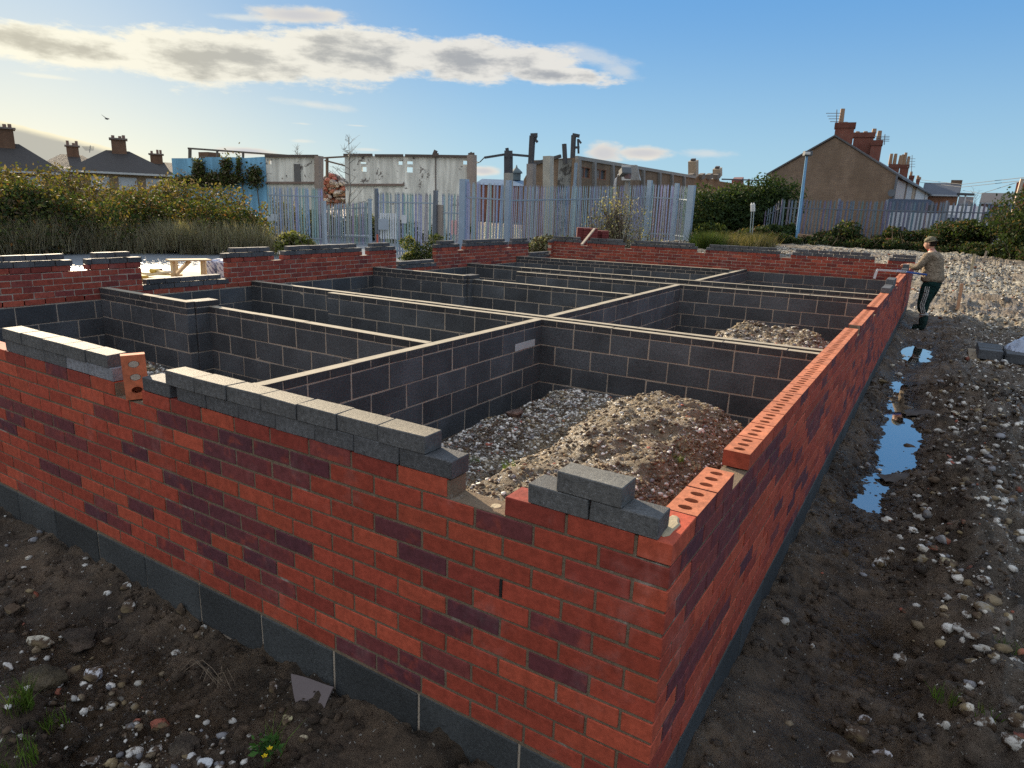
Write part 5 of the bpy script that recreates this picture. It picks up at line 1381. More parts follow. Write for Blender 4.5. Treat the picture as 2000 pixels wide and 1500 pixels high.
tchim(1737, 1758, 321, 345, 25, .8, pots=((.05, 1.0), (.45, 1.0), (.95, .85)))
tchim(1759, 1776, 322, 350, 36, .8, pots=((.1, 1.1), (.4, 1.3), (.8, .9)))
tchim(1776, 1786, 343, 358, 50, .8, pots=((.3, .5),))
tchim(1790, 1797, 350, 362, 60, .8, pots=((.3, .5), (.9, .3)))
# bargeboard flashing and downpipe
m_ = MB(); m_.bar(gp(s2+.02, z2, -.08), gp(s2+.02, -1, -.08), .12, .12, (.10, .11, .13)); m_.build('downpipe', M_TINT, ter)
def wing(U0, U1, Vt0, Vt1, l0, l1, col, nm='rear_wing', Vb=392):
    ds = lambda U: 1/(1/54+(U-1752)/88*(1/112-1/54))
    a, b = at(U0, Vt0, ds(U0)-1.3), at(U1, Vt1, ds(U1)-1.3)
    n_ = Vector((b.y-a.y, -(b.x-a.x), 0)).normalized()*1.0
    m_ = MB(); m_.hexa([(a.x, a.y, -1), (b.x, b.y, -1), (b.x-n_.x*.2, b.y-n_.y*.2, -1), (a.x-n_.x*.2, a.y-n_.y*.2, -1), (a.x, a.y, a.z), (b.x, b.y, b.z), (b.x-n_.x*.2, b.y-n_.y*.2, b.z), (a.x-n_.x*.2, a.y-n_.y*.2, a.z)], col); return m_.build(nm, M_TINT, ter)
wing(1754, 1770, 350, 357, 1, 8, (.42, .38, .35)); wing(1774, 1784, 356, 361, 10, 18, (.40, .40, .40)); wing(1785, 1789, 360, 363, 20, 24, (.36, .26, .17)); wing(1791, 1808, 367, 371, 26, 34, (.52, .52, .52)); wing(1809, 1816, 374, 377, 36, 44, (.5, .5, .5))
for (U, V, l_) in ((1764, 365, .9), (1778, 368, 10)): pass
p_ = at(1739, 378, 53); m_ = MB(); m_.tube([p_, p_+Vector((.05, -.12, .02)), p_+Vector((.08, -.2, .03))], [.03, .16, .24], (.10, .11, .12), 10); m_.build('satellite_dish', M_TINT, ter)
# television aerials
def aerial(U, Vb, Vt, D, label, seed):
    rr = random.Random(seed); a, b = at(U, Vb, D), at(U+1.5, Vt, D); m_ = MB(); m_.tube([a, b], .03, (.15, .15, .16), 5)
    for k in range(4):
        c = a.lerp(b, .35+.15*k); m_.tube([c+_r2*(-.45-.1*k), c+_r2*(.35)], .02, (.2, .2, .2), 4)
    tag(m_.build('tv_aerial', M_METAL), label, 'aerial', 'television aerials')
aerial(1633, 250, 214, 55.2, 'tall television aerial on the first terrace chimney', 1)
aerial(1727, 283, 262, 60, 'television aerial right of the third terrace chimney', 2)
aerial(1780, 338, 303, 85, 'thin aerial pole farther along the terrace', 3)
aerial(175, 298, 284, 76, 'curved aerial between the bungalow roofs', 4)
# house with long dark roof
def gable_house(U0, U1, Vr, Ve, D, colw, colr, label, dep=8, chim=(), Vb=400):
    pl = plane(U0, D, U1, D); root = empty('house', wpt(pl, 3, -.5), label, 'house', 'houses in the right background')
    a, za = hit(pl, U0, Ve); b, zb = hit(pl, U1, Ve); zr = at((U0+U1)/2, Vr, D+dep/2).z
    m_ = MB(); slab(m_, pl, a, b, -1, za, colw, 0, -dep); m_.build('wall', MFB, root)
    m_ = MB(); v = [wpt(pl, a-.1, za, .2), wpt(pl, b+.1, za, .2), wpt(pl, a-.1, zr, -dep/2), wpt(pl, b+.1, zr, -dep/2), wpt(pl, a-.1, za, -dep), wpt(pl, b+.1, za, -dep)]
    m_.add(v, [(0, 1, 3, 2), (2, 3, 5, 4), (0, 2, 4), (1, 5, 3)], colr); m_.build('roof', M_ROOF, root)
    m_ = MB(); m_.bar(wpt(pl, a, za-.05, .22), wpt(pl, b, za-.05, .22), .12, .14, (.30, .33, .36)); m_.build('gutter', M_TINT, root)
    for U in chim:
        p = at(U, Vr-5, D+dep/2); m_ = MB(); m_.bar((p.x, p.y, za), (p.x, p.y, p.z), 1., .9, (.9, .8, .7)); m_.build('chimney', MFB, root)
gable_house(1802, 1872, 357, 380, 84, (1.1, .75, .6), (.045, .055, .075), 'house with a long dark slate roof beyond the terrace', 8, (1869,))
gable_house(1915, 1990, 377, 396, 90, (1., .8, .7), (.07, .065, .065), 'low dark-roofed house at the right background', 8)
gable_house(1872, 1898, 384, 398, 100, (1., .8, .7), (.10, .08, .07), 'small roof left of the distant street lamp', 5)
pl = plane(1984, 52, 2060, 52); root = empty('house', wpt(pl, 1, -.5), 'corner of an orange brick building at the right edge', 'house', 'houses in the right background')
m_ = MB(); a, z_ = hit(pl, 1986, 356); slab(m_, pl, a, a+6, -1, z_, (1.8, 1.1, .8), 0, -6); m_.build('wall', MRB, root); m_ = MB(); slab(m_, pl, a-.2, a+6, z_-1.05, z_-.85, (.4, .4, .4), .1, 0); m_.build('band', M_TINT, root)
# leaning pole, street lamps, wires
def pole(p0, p1, r0, r1, col, label, name='utility_pole', cat='pole', extra=(), mat=None, nm='shaft'):
    root = empty(name, p0, label, cat); m_ = MB(); m_.tube([p0, Vector(p0).lerp(Vector(p1), .5), p1], [r0, (r0+r1)/2, r1], col, 8); m_.build(nm, mat or M_METAL, root)
    for f_ in extra: f_(root)
    return root
def base_at(U, V, D, z): p = at(U, V, D); return Vector((p.x, p.y, z))
pole(base_at(1976, 410, 44, -.5), at(1997, 349, 44), .12, .09, (.34, .28, .22), 'leaning wooden pole at the right edge', 'utility_pole')
def head(U, V, D, sx_, sy, sz, col, nm='lamp_head'):
    def f_(root):
        m_ = MB(); c = at(U, V, D); m_.bbox(Matrix.Translation(c) @ Matrix.Rotation(-YAW, 4, 'Z'), sx_, sy, sz, col, .02); m_.build(nm, M_TINT, root)
    return f_
pole(base_at(1557, 462, 36.5, -.4), at(1576, 303, 36.5), .09, .055, (.14, .30, .48), 'slender blue floodlight column leaning right in front of the brick gable', 'street_lamp', 'lamp post', [head(1577.5, 300, 36.4, .36, .3, .22, (.08, .09, .10)), head(1577.5, 299.5, 36.2, .26, .05, .12, (.5, .5, .48), 'lamp_glass')])
pole(base_at(1883, 402, 80, -.5), at(1886, 381, 80), .10, .07, (.5, .5, .5), 'short street lamp with a dark flat head among the far houses', 'street_lamp', 'lamp post', [head(1886, 379.5, 80, 1.4, .5, .22, (.06, .06, .06))])
def curved(root):
    m_ = MB(); P_ = [at(1201, 362, 29), at(1203, 350, 29), at(1208, 342, 29), at(1215, 338, 29)]; m_.tube(P_, [.055, .05, .05, .05], (.42, .42, .42), 8); m_.build('arm', M_METAL, root)
def flood(root):
    m_ = MB(); c = at(1221, 336, 28.9); m_.bbox(Matrix.Translation(c) @ Matrix.Rotation(-YAW+.3, 4, 'Z') @ Matrix.Rotation(R(-25), 4, 'X'), .42, .34, .28, (.09, .10, .11), .03); m_.bbox(Matrix.Translation(at(1226, 343, 28.9)), .22, .22, .24, (.14, .09, .09), .02); m_.build('floodlight', M_TINT, root)
pole(base_at(1196.5, 470, 29, -1.15), at(1201, 362, 29), .085, .06, (.42, .41, .40), 'pale swan-neck lamp post standing in the shrub', 'street_lamp', 'lamp post', [curved, flood])
# big tapered metal hood behind the lamp
root = empty('metal_hopper', base_at(1232, 345, 33, -1.), 'pale ribbed metal hopper raised behind the swan-neck lamp', 'hopper')
m_ = MB(); q_ = [(1214, 352), (1251, 352), (1243, 322), (1214, 321.5)]
fr = [at(U, V, 33) for U, V in q_]; bk = [at(U+1, V, 34.2) for U, V in q_]; m_.add([tuple(v) for v in fr+bk], [(0, 1, 2, 3), (7, 6, 5, 4), (0, 4, 5, 1), (1, 5, 6, 2), (2, 6, 7, 3), (3, 7, 4, 0)], (.46, .45, .43)); m_.build('hood', m_tint('ribbed_sheet', .5, .2, 20., 4.), root)
m_ = MB()
for k in range(9): a = at(1232+k*1.6, 323, 32.95); b = at(1233+k*2.1, 351, 32.95); m_.bar(a, b, .03, .03, (.36, .36, .36))
m_.build('ribs', M_METAL, root)
m_ = MB(); m_.bar(base_at(1226, 400, 33.5, -1.), at(1226, 350, 33.5), .2, .2, (.3, .3, .3)); m_.build('support', M_METAL, root)
m_ = MB()
for (Ua, Va, Ub, Vb, D_) in ((1797, 351, 2060, 340, 60), (1797, 356, 2060, 346, 60), (1880, 372, 2000, 352, 60)):
    a, b = at(Ua, Va, D_+30), at(Ub, Vb, D_-14); mid = a.lerp(b, .5)-Vector((0, 0, .5)); m_.tube([a, mid, b], .018, (.12, .13, .14), 4)
tag(m_.build('overhead_wire', M_TINT), 'thin overhead wires crossing the sky at the right', 'wires')
m_ = MB()
a, b = at(925, 311, 41.5), at(946, 307, 40); m_.tube([a, a.lerp(b, .5)-Vector((0, 0, .25)), b], .02, DS, 4); a, b = at(925, 321, 41.5), at(948, 306, 40); m_.tube([a, a.lerp(b, .6)-Vector((0, 0, .1)), b], .025, DS, 4)
tag(m_.build('dangling_cable', M_TINT), 'loose dark cables hanging between the cream wall and the broken beam', 'cable')
# two white-topped marker posts
for U, lb in ((1468, 'left one of the twin thin posts with white pointed tops by the ivy'), (1472.5, 'right one of the twin thin posts with white pointed tops by the ivy')):
    root = empty('marker_post', base_at(U, 440, 35, -.5), lb, 'post', 'twin white-topped posts'); m_ = MB(); m_.tube([base_at(U, 440, 35, -.5), at(U, 412, 35)], .02, (.3, .36, .38), 5); m_.build('stake', M_METAL, root)
    m_ = MB(); m_.tube([at(U, 413, 35), at(U, 400, 35), at(U, 396, 35)], [.06, .06, .02], (.55, .56, .54), 6); m_.build('white_top', M_TINT, root)
# vans parked behind the right fence
def van(U0, U1, Vt, D, col, label, h=2.2, cab=True):
    pl = plane(U0, D, U1, D); a, z_ = hit(pl, U0, Vt); b, _ = hit(pl, U1, Vt); zb_ = z_-h
    root = empty('parked_van', wpt(pl, (a+b)/2, zb_), label, 'van', 'vans behind the right-hand fence')
    L_ = b-a; m_ = MB(); pf = [(0, .35), (0, h*.94), (.08, h), (L_*.72, h), (L_*.80, h*.93), (L_*.9, h*.58), (L_, h*.48), (L_, .35)]
    n_ = len(pf); v = [wpt(pl, a+s_, zb_+z, 0) for s_, z in pf]+[wpt(pl, a+s_, zb_+z, -1.9) for s_, z in pf]
    m_.add(v, [tuple(range(n_))[::-1], tuple(range(n_, 2*n_))]+[(i, (i+1) % n_, n_+(i+1) % n_, n_+i) for i in range(n_)], col); m_.build('body', M_TINT, root)
    m_ = MB(); slab(m_, pl, a+L_*.70, a+L_*.86, zb_+h*.58, zb_+h*.86, (.03, .04, .05), .01, -.01); m_.build('window', M_TINT, root)
    for s_ in (.18, .82):
        m_ = MB(); c = Vector(wpt(pl, a+L_*s_, zb_+.33, 0)); m_.tube([c+pl[2]*.02, c-pl[2]*.2], .33, (.02, .02, .02), 14); m_.build('wheel', M_TINT, root)
van(1733, 1850, 388, 50, (.045, .07, .12), 'dark blue van behind the palisade fence', 2.3)
van(1852, 1955, 401, 46, (.50, .52, .55), 'white van parked behind the palisade fence', 2.0)
van(1738, 1905, 414, 44, (.30, .34, .40), 'long low grey vehicle behind the palisade fence', 1.4)
# small orange rail lying by the fence
m_ = MB(); m_.bar(at(1728, 468, 35.5), at(1758, 468.5, 35.5), .12, .12, (.34, .12, .07)); tag(m_.build('timber_rail', M_WOOD), 'short reddish rail at the foot of the right fence', 'rail')
m_ = MB(); m_.bar(at(1558, 459, 35.5), at(1588, 462, 35.5), .25, .12, (.25, .16, .10)); tag(m_.build('timber_plank', M_WOOD), 'brown plank at the foot of the blue floodlight column', 'plank')

# vegetation right
IVY = [G3, (.03, .05, .018), G1]
bush('ivy_mass', [gp_(1362, 440, 40, -.5), gp_(1400, 440, 40.5, -.5), gp_(1440, 440, 41, -.5)], [2.7, 3.0, 3.2], 1.3, 14000, .12, IVY+[G2], [4, 4, 2, 1], 'dark ivy thicket joined to the bright fence section', 'bush', 61, 2)
bush('ivy_mass', [gp_(1450, 440, 41, -.5), gp_(1480, 440, 41, -.5), gp_(1516, 440, 41, -.5)], [3.4, 3.7, 3.3], 1.2, 16000, .12, IVY, [4, 5, 2], 'rounded dark ivy dome at the left end of the brick gable', 'bush', 62, 2)
bush('shrub', [gp_(1356, 450, 34, -.75), gp_(1395, 450, 34.5, -.7)], [1.35, 1.2], .7, 6000, .10, [G1, G2, YG, G3], [3, 3, 1.5, 2], 'lighter leafy shrub in front of the ivy beside the bright fence', 'bush', 63, 2.5)
bush('shrub', [gp_(1405, 455, 35, -.6), gp_(1470, 455, 35.5, -.55), gp_(1500, 455, 36, -.5)], [.9, 1.0, .8], .8, 6500, .09, [G1, G2, BR, G3], [3, 2, 2, 3], 'low mixed weeds under the twin white-topped posts', 'weeds', 64, 2.5)
bush('shrub', [gp_(1520, 455, 37, -.45), gp_(1560, 455, 37.4, -.45)], [1.3, .5], .9, 3600, .10, IVY, [4, 4, 2], 'dark bush at the foot of the brick gable fence, left of the blue column', 'bush', 65, 2.5)
bush('shrub', [gp_(1590, 462, 37, -.4), gp_(1650, 460, 37, -.4), gp_(1715, 460, 37, -.4)], [.5, 1.4, .4], .8, 5000, .09, [G1, G3, BR, YG], [3, 4, 2, .6], 'bramble clump climbing the middle of the right fence', 'bush', 66, 2.0, twiggy=20)
bush('bramble_thicket', [gp_(1730, 465, 36.5, -.45), gp_(1790, 465, 36.3, -.45), gp_(1850, 465, 36, -.45), gp_(1920, 465, 35.5, -.5)], [1.0, 1.2, 1.35, 1.9], 1.0, 24000, .09, [G3, G1, (.03, .045, .02), BR, OR], [4, 3, 3, 2, .3], 'dark bramble bank along the right fence behind the workman', 'hedge', 67, 2.0, twiggy=25)
bush('bramble_thicket', [gp_(1930, 465, 34.5, -.5), gp_(2000, 465, 34, -.5), gp_(2100, 465, 33, -.5)], [2.2, 2.6, 2.9], 1.3, 24000, .09, [G3, G1, (.03, .045, .02), BR], [4, 3, 3, 1.5], 'thick dark bramble mass at the right edge of the picture', 'hedge', 68, 2.0, twiggy=20)
bush('ground_ivy', [gp_(1400, 465, 34.5, -.5), gp_(1520, 465, 35.2, -.45), gp_(1620, 465, 35.4, -.42), gp_(1740, 465, 35.2, -.42), gp_(1860, 465, 34.8, -.45), gp_(2050, 465, 32, -.5)], [.55, .6, .5, .6, .55, .8], .7, 26000, .075, [G3, G1, BR, (.03, .045, .02)], [4, 3, 2, 3], 'continuous low strip of dark weeds edging the chalk below the right fence', 'undergrowth', 76, 4., kind='stuff')
cs = [gp_(random.uniform(1405, 1500), 470, random.uniform(31, 34), -.68) for k in range(26)]
grass_tufts('tall_grass', cs, 5200, .85, [(.22, .18, .10), G2, (.10, .11, .04), BR], [3, 3, 1, 2], 'clumps of tall straw-coloured grass in front of the ivy', 69, .5, width=.016, kind='stuff')
cs = [gp_(random.uniform(1365, 1402), 470, random.uniform(30, 33), -.75) for k in range(12)]
grass_tufts('green_grass', cs, 3000, .9, [(.06, .10, .025), G2, G1], [3, 2, 2], 'bright green tufts of grass behind the rear wall', 70, .45, width=.02, kind='stuff')
# shrub with pale leaves around the lamp post
bush('buddleia_shrub', [gp_(1150, 450, 28.5, -1.1), gp_(1200, 450, 28.7, -1.1), gp_(1262, 450, 29.5, -1.1)], [1.7, 2.9, 2.1], .9, 2600, .07, [PL, (.30, .27, .18), (.16, .15, .09), G2], [3, 2, 3, 1], 'large twiggy buddleia with pale dry leaves around the swan-neck lamp', 'bush', 71, 1.6, twiggy=420)
bush('shrub', [gp_(1082, 460, 26, -1.1), gp_(1122, 460, 26.5, -1.1)], [1.15, 1.0], .6, 4200, .08, [G1, G2, YG, PL], [3, 3, 2, 1.5], 'small green bush left of the brick stack', 'bush', 72, 2.6)
bush('shrub', [gp_(780, 480, 24.5, -1.15), gp_(845, 480, 24.5, -1.15)], [.75, 1.0], .9, 5000, .06, [G1, PL, YG, G3], [3, 2, 2, 2], 'leafy weeds filling the view through the second dip of the left wall', 'bush', 73, 2.6)
bush('shrub', [gp_(1040, 470, 24, -1.15), gp_(1076, 470, 24.5, -1.15)], [1.0, 1.2], .5, 4500, .07, [PL, G2, BR, (.3, .28, .2)], [3, 2, 2, 2], 'pale weeds seen through the last dip of the left wall', 'bush', 74, 2.6)
bush('sapling', [gp_(556, 480, 25, -1.1), gp_(606, 480, 25, -1.1)], [1.0, .85], .4, 900, .12, [YG, G2, PL], [3, 2, 2], 'sparse sapling with yellow-green leaves in front of the left fence', 'bush', 75, 2.0, twiggy=16)
# bare trees
def bare_tree(U, Vb, Vt, D, label, seed, spread=1.3, lean=.0):
    rr = random.Random(seed); b = base_at(U, Vb, D, -1.1); t = at(U+lean, Vt, D); root = empty('bare_tree', b, label, 'tree')
    tr = MB(); pts = [b.lerp(t, k/6)+Vector((rr.gauss(0, .05), rr.gauss(0, .05), 0)) for k in range(7)]; tr.tube(pts, [.06-.0085*k for k in range(7)], (.20, .18, .15), 6); tr.build('trunk', M_WOOD, root)
    br = MB()
    for k in range(26):
        f_ = rr.uniform(.35, .98); p = b.lerp(t, f_); a = rr.uniform(0, 6.28); l = spread*(1.15-f_)*rr.uniform(.6, 1.3)
        e = p+Vector((math.cos(a)*l, math.sin(a)*l, l*rr.uniform(.3, 1.1))); br.tube([p, p.lerp(e, .5)+Vector((0, 0, -.04)), e], [.018, .012, .005], (.20, .18, .15), 4)
        for q_ in range(3):
            m0 = p.lerp(e, rr.uniform(.4, .9)); br.tube([m0, m0+Vector((rr.gauss(0, .18), rr.gauss(0, .18), rr.uniform(.05, .3)))], [.008, .004], (.20, .18, .15), 3)
    br.build('branches', M_WOOD, root)
bare_tree(681, 470, 268, 36, 'slim bare young tree in front of the gap in the cream wall', 3, 1.3)
bare_tree(580, 330, 284, 47, 'leafless seedling growing on top of the cream wall', 4, .6)
bare_tree(1906, 400, 378, 85, 'distant bare tree between the far houses', 5, 3.2)
# bird
m_ = MB(); c = at(209, 232, 70); m_.tube([c+_r2*-.18, c, c+_r2*.2], [.02, .09, .02], (.09, .09, .09), 6)
for s_ in (-1, 1): m_.add([tuple(c+_r2*.05), tuple(c-_r2*.08), tuple(c+_r2*(.25*s_)+Vector((0, 0, .22))+_f*(.4*s_))], [(0, 1, 2), (2, 1, 0)], (.09, .09, .09))
tag(m_.build('flying_bird', M_TINT), 'small dark bird flying over the bungalow roofs', 'bird')

# ------------------------------------------------------------------ things beyond the left wall
root = empty('timber_trestle', base_at(368, 520, 12.4, -1.1), 'home-made trestle of pale timber beyond the first dip of the left wall', 'trestle')
TB = (.50, .38, .22)
def tbar(Ua, Va, Ub, Vb, D0, D1, w_, h_, nm, col=TB):
    m_ = MB(); m_.bar(at(Ua, Va, D0), at(Ub, Vb, D1), w_, h_, col); m_.build(nm, M_WOOD, root)
tbar(328, 508, 408, 507, 12.4, 12.6, .24, .022, 'top_board'); tbar(337, 510, 342, 590, 12.4, 12.4, .07, .045, 'leg'); tbar(396, 509, 399, 590, 12.5, 12.5, .07, .045, 'leg'); tbar(370, 510, 343, 537, 12.5, 12.4, .07, .045, 'brace')
tbar(343, 510, 347, 580, 13.1, 13.1, .07, .045, 'leg'); tbar(400, 509, 401, 580, 13.2, 13.2, .07, .045, 'leg')
root = empty('insulation_pack', base_at(418, 530, 12.9, -1.1), 'two wrapped packs of insulation printed with diagonal marks, beside the trestle', 'pack')
MP = None
def m_print():
    m, n, b = base_mat('printed_wrapping'); co = obj_co(n)
    wv = N(n.t, 'ShaderNodeTexWave', wave_type='BANDS', bands_direction='DIAGONAL'); n.t.links.new(co, wv.inputs[0]); wv.inputs['Scale'].default_value = 6.; wv.inputs['Distortion'].default_value = 3.; wv.inputs['Detail'].default_value = 3
    f_ = n.math('MULTIPLY', n.ramp(wv.outputs[1], .55, .75), n.ramp(n.noise(co, 22., 2), .42, .52))
    setp(n, b, n.mix(f_, rgb(.50, .50, .56), rgb(.14, .13, .22)), .4, .5, None, n.noise(co, 6., 3), .4, .02); return m
MP = m_print()
for i, (Ua, Ub, D_, vt) in enumerate(((401, 418.5, 12.95, 508), (419.5, 440, 12.8, 509))):
    a, b = at(Ua, vt, D_), at(Ub, vt, D_); c = (a+b)/2; L_ = math.hypot(b.x-a.x, b.y-a.y)
    m_ = MB(); m_.bbox(Matrix.Translation((c.x-.25*_f.x*-1, c.y+.25*_f.y, (a.z-1.1)/2)) @ Matrix.Rotation(-YAW, 4, 'Z'), L_, .5, a.z+1.1, (.5, .5, .5), .03, .012); m_.build('wrapped_pack', MP, root)
for i, (Ua, Va, Ub, Vb, c_) in enumerate(((272, 533, 345, 536, (.62, .50, .28)), (300, 527, 350, 538, (.50, .38, .20)), (285, 538, 330, 531, (.6, .52, .36)))):
    m_ = MB(); m_.bar(at(Ua, Va, 13.2-.2*i)-Vector((0, 0, .0)), at(Ub, Vb, 12.6-.2*i), .12, .03, c_); tag(m_.build('timber_board', M_WOOD), ['long pale board lying left of the trestle', 'brown board crossing the others near the trestle leg', 'short cream board behind the low grey coping'][i], 'board', 'boards stacked beyond the left wall')
m_ = MB(); c0_ = at(288, 532, 13.0)
m_.box(c0_.x-.6, c0_.x+1.2, c0_.y-.5, c0_.y+1.1, -1.1, at(300, 538, 13).z-.03, (.42, .33, .18)); tag(m_.build('timber_stack', M_WOOD), 'low stack of sawn timber carrying the loose boards', 'timber')
m_ = MB(); m_.bbox(Matrix.Translation(at(302, 529, 12.9)), .16, .12, .07, (.5, .34, .06), .02); m_.bar(at(305, 529, 12.9), at(317, 526, 12.9), .04, .04, (.14, .05, .05)); tag(m_.build('hand_tool', M_TINT), 'yellow-bodied hand tool with a dark handle on the boards', 'tool')
m_ = MB(); m_.bbox(Matrix.Translation(at(281, 544, 12.0)), .10, .12, .10, (.55, .33, .05), .02); tag(m_.build('orange_tub', M_TINT), 'small orange tub at the left end of the low coping', 'tub')
# brick stack and prop behind rear wall
root = empty('brick_stack', base_at(1150, 460, 20.2, -1.1), 'stack of red bricks standing behind the left end of the rear wall', 'bricks')
m_ = MB(); c = base_at(1146, 460, 20.2, 0); c2 = base_at(1168, 460, 20.6, 0); zt = at(1146, 447, 20.2).z
for (cc_, w_, zz) in ((c, .55, zt), (c2, .55, zt-.05)):
    z = -1.1
    while z < zz-.03:
        for k in range(3): m_.bbox(Matrix.Translation((cc_.x+(k-1)*w_/2.6, cc_.y, z+.0325)) @ Matrix.Rotation(.5, 4, 'Z'), .2, .42, .063, (.16, .035, .03, .3), .004, .002)
        z += .068
m_.build('bricks', M_BRICK, root)
m_ = MB(); m_.bar(at(1136, 478, 16.3), at(1161, 447, 17.2), .05, .035, (.42, .33, .24)); tag(m_.build('timber_prop', M_WOOD), 'slanting timber prop rising from a notch in the rear wall', 'prop')

# ------------------------------------------------------------------ yard: pallet of blocks, stakes
root = empty('pallet', (1.95, 11.0, -1.12), 'low wooden pallet at the right edge carrying dark blocks', 'pallet')
pa = atz(1893, 700, -1.03); 
def pallet_xy(dx, dy): return pa.x+dx, pa.y+dy
for k in range(3):
    m_ = MB(); x_, y_ = pallet_xy(.0, .05+k*.42); m_.box(x_, x_+1.2, y_, y_+.09, -1.14, -1.05, (.16, .12, .075)); m_.build('bearer', M_WOOD, root)
for k in range(6):
    m_ = MB(); x_, y_ = pallet_xy(.0+k*.21, .0); m_.box(x_, x_+.13, y_, y_+1.0, -1.049, -1.028, (.20+.03*(k % 2), .15, .09)); m_.build('deck_board', M_WOOD, root)
GB_ = 'dark concrete blocks on the pallet'
for i in range(3):
    x_, y_ = pallet_xy(.10+.0*i, .06+.27*i)
    m_ = MB(); m_.bbox(Matrix(), .30, .22, .14, blk(), .006, .004); o = m_.build('concrete_block', M_BLOCK); o.location = (x_+.15, y_+.11, -.955); o.rotation_euler = (0, 0, .02*i); tag(o, '%s dark block of the left column on the pallet' % ['nearest', 'middle', 'farthest'][i], 'block', GB_)
for i in range(3):
    x_, y_ = pallet_xy(.43, -.03+.27*i)
    m_ = MB(); m_.bbox(Matrix(), .62, .24, .14, blk(), .006, .004); o = m_.build('concrete_block', M_BLOCK); o.location = (x_+.31, y_+.11, -.955); tag(o, '%s long dark block on the right half of the pallet' % ['nearest', 'middle', 'farthest'][i], 'block', GB_)
# crumpled polythene
m_ = MB(); n_ = 26; vs = []; px, py = pallet_xy(.72, .55)
for j in range(n_+1):
    for i in range(n_+1):
        a, b = i/n_-.5, j/n_-.5; rr_ = math.hypot(a, b)*2
        h_ = max(0, 1-rr_*rr_)*.20+.05*abs(float(fbm(np.array([a*9.]), np.array([b*9.]), 3, 5)[0]))*2.2
        vs.append((px+a*.55+b*.1, py+b*.7, -.885+h_*(.8 if rr_ < 1 else .3)-(.16 if rr_ > 1.05 else 0)))
m_.add(vs, [(j*(n_+1)+i, j*(n_+1)+i+1, (j+1)*(n_+1)+i+1, (j+1)*(n_+1)+i) for j in range(n_) for i in range(n_)], (.24, .28, .36))
o = m_.build('polythene_sheet', m_tint('crumpled_polythene', .25, .3, 5., 30., .3, .01, .7)); tag(o, 'crumpled pale polythene heaped on the dark blocks at the right edge', 'plastic sheet')
for (U, Vt, Vb, w_, lb, c_) in ((1876, 554, 581, .05, 'taller pale wooden stake, orange sided, in the yard right of the workman', (.50, .27, .15)), (1875, 535, 556, .022, 'thin stake just beyond the orange-sided one', (.32, .28, .22)),
                               (1901, 496, 512, .06, 'rough stake in the far chalk, left of a pair', (.34, .28, .18)), (1924, 490, 498, .05, 'small stake in the far chalk, right of a pair', (.30, .24, .18))):
    z0 = -1.15; D_ = {1876: 17.0, 1875: 20.0, 1901: 27., 1924: 30.}[U]
    a = at(U-1, Vb, D_); b = at(U+3, Vt, D_); m_ = MB(); m_.bar(a-Vector((0, 0, .25)), b, w_*1.2, w_*.6, c_); tag(m_.build('wooden_stake', M_WOOD), lb, 'stake', 'setting-out stakes')
# grass tufts near
def tuft(U, V, n, h, label, seed, cols=None, sp=.05, z=-1.1, name='grass_tuft', w_=.005):
    p = atz(U, V, z); p = atz(U, V, gh(p.x, p.y)); cs = [(p.x, p.y, gh(p.x, p.y)-.01)]
    grass_tufts(name, cs, n, h, cols or [(.10, .17, .03), (.07, .12, .02), YG], [3, 2, 1], label, seed, sp, width=w_)
tuft(40, 1395, 90, .13, 'grass tuft at the left edge among cream stones', 81)
tuft(15, 1455, 130, .10, 'thick low grass in the bottom left corner', 82, sp=.09)
tuft(110, 1428, 45, .07, 'low grass blades beside yellow pebbles near bottom left', 83)
tuft(535, 1475, 40, .14, 'arching grass blades next to the yellow flower at the bottom', 84, sp=.03)
tuft(1842, 1395, 50, .07, 'small pale green tuft in the mud at lower right', 85)
tuft(1935, 1360, 24, .05, 'tiny green tuft at the far lower right', 86)
tuft(1975, 1275, 70, .07, 'dark green weeds by the right edge', 87, sp=.08)
tuft(995, 925, 60, .10, 'bright tuft on the rubble behind the gap in the front wall', 88, z=-1.)
tuft(925, 905, 50, .05, 'low green tuft at the left foot of the rubble heap', 89, z=-1.1)
tuft(1320, 905, 50, .05, 'green sprout on the sunlit topsoil heap', 90, z=-.8)
tuft(1560, 650, 60, .10, 'green sprouts on the second rubble heap', 91, z=-1.0)
root = empty('buttercup_plant', atz(520, 1465, -1.1), 'small weed with yellow flowers at the bottom of the picture', 'plant')
r = np.random.default_rng(8); p0_ = atz(520, 1465, -1.09); P = np.array([p0_[:]])+r.normal(0, .022, (70, 3))*np.array([1, 1, .6])+np.array([0, 0, .02])
V_, F_, C_ = leaves(P, .022, pal(r, 70, [(.06, .14, .03), (.04, .10, .03)], [1, 1]), 3); fast_mesh('foliage', V_, F_, C_, M_LEAF, False, root)
for U, V in ((527, 1463), (517, 1478)):
    c = atz(U, V, -1.045); m_ = MB()
    for k in range(5):
        a = k*1.257; m_.add([tuple(c), tuple(c+Vector((math.cos(a-.5)*.008, math.sin(a-.5)*.008, .004))), tuple(c+Vector((math.cos(a)*.012, math.sin(a)*.012, .006))), tuple(c+Vector((math.cos(a+.5)*.008, math.sin(a+.5)*.008, .004)))], [(0, 1, 2, 3)], (.75, .55, .02))
    m_.tube([c, c-Vector((.003, 0, .05))], .001, (.1, .2, .04), 4); m_.build('flower', M_LEAF, root)

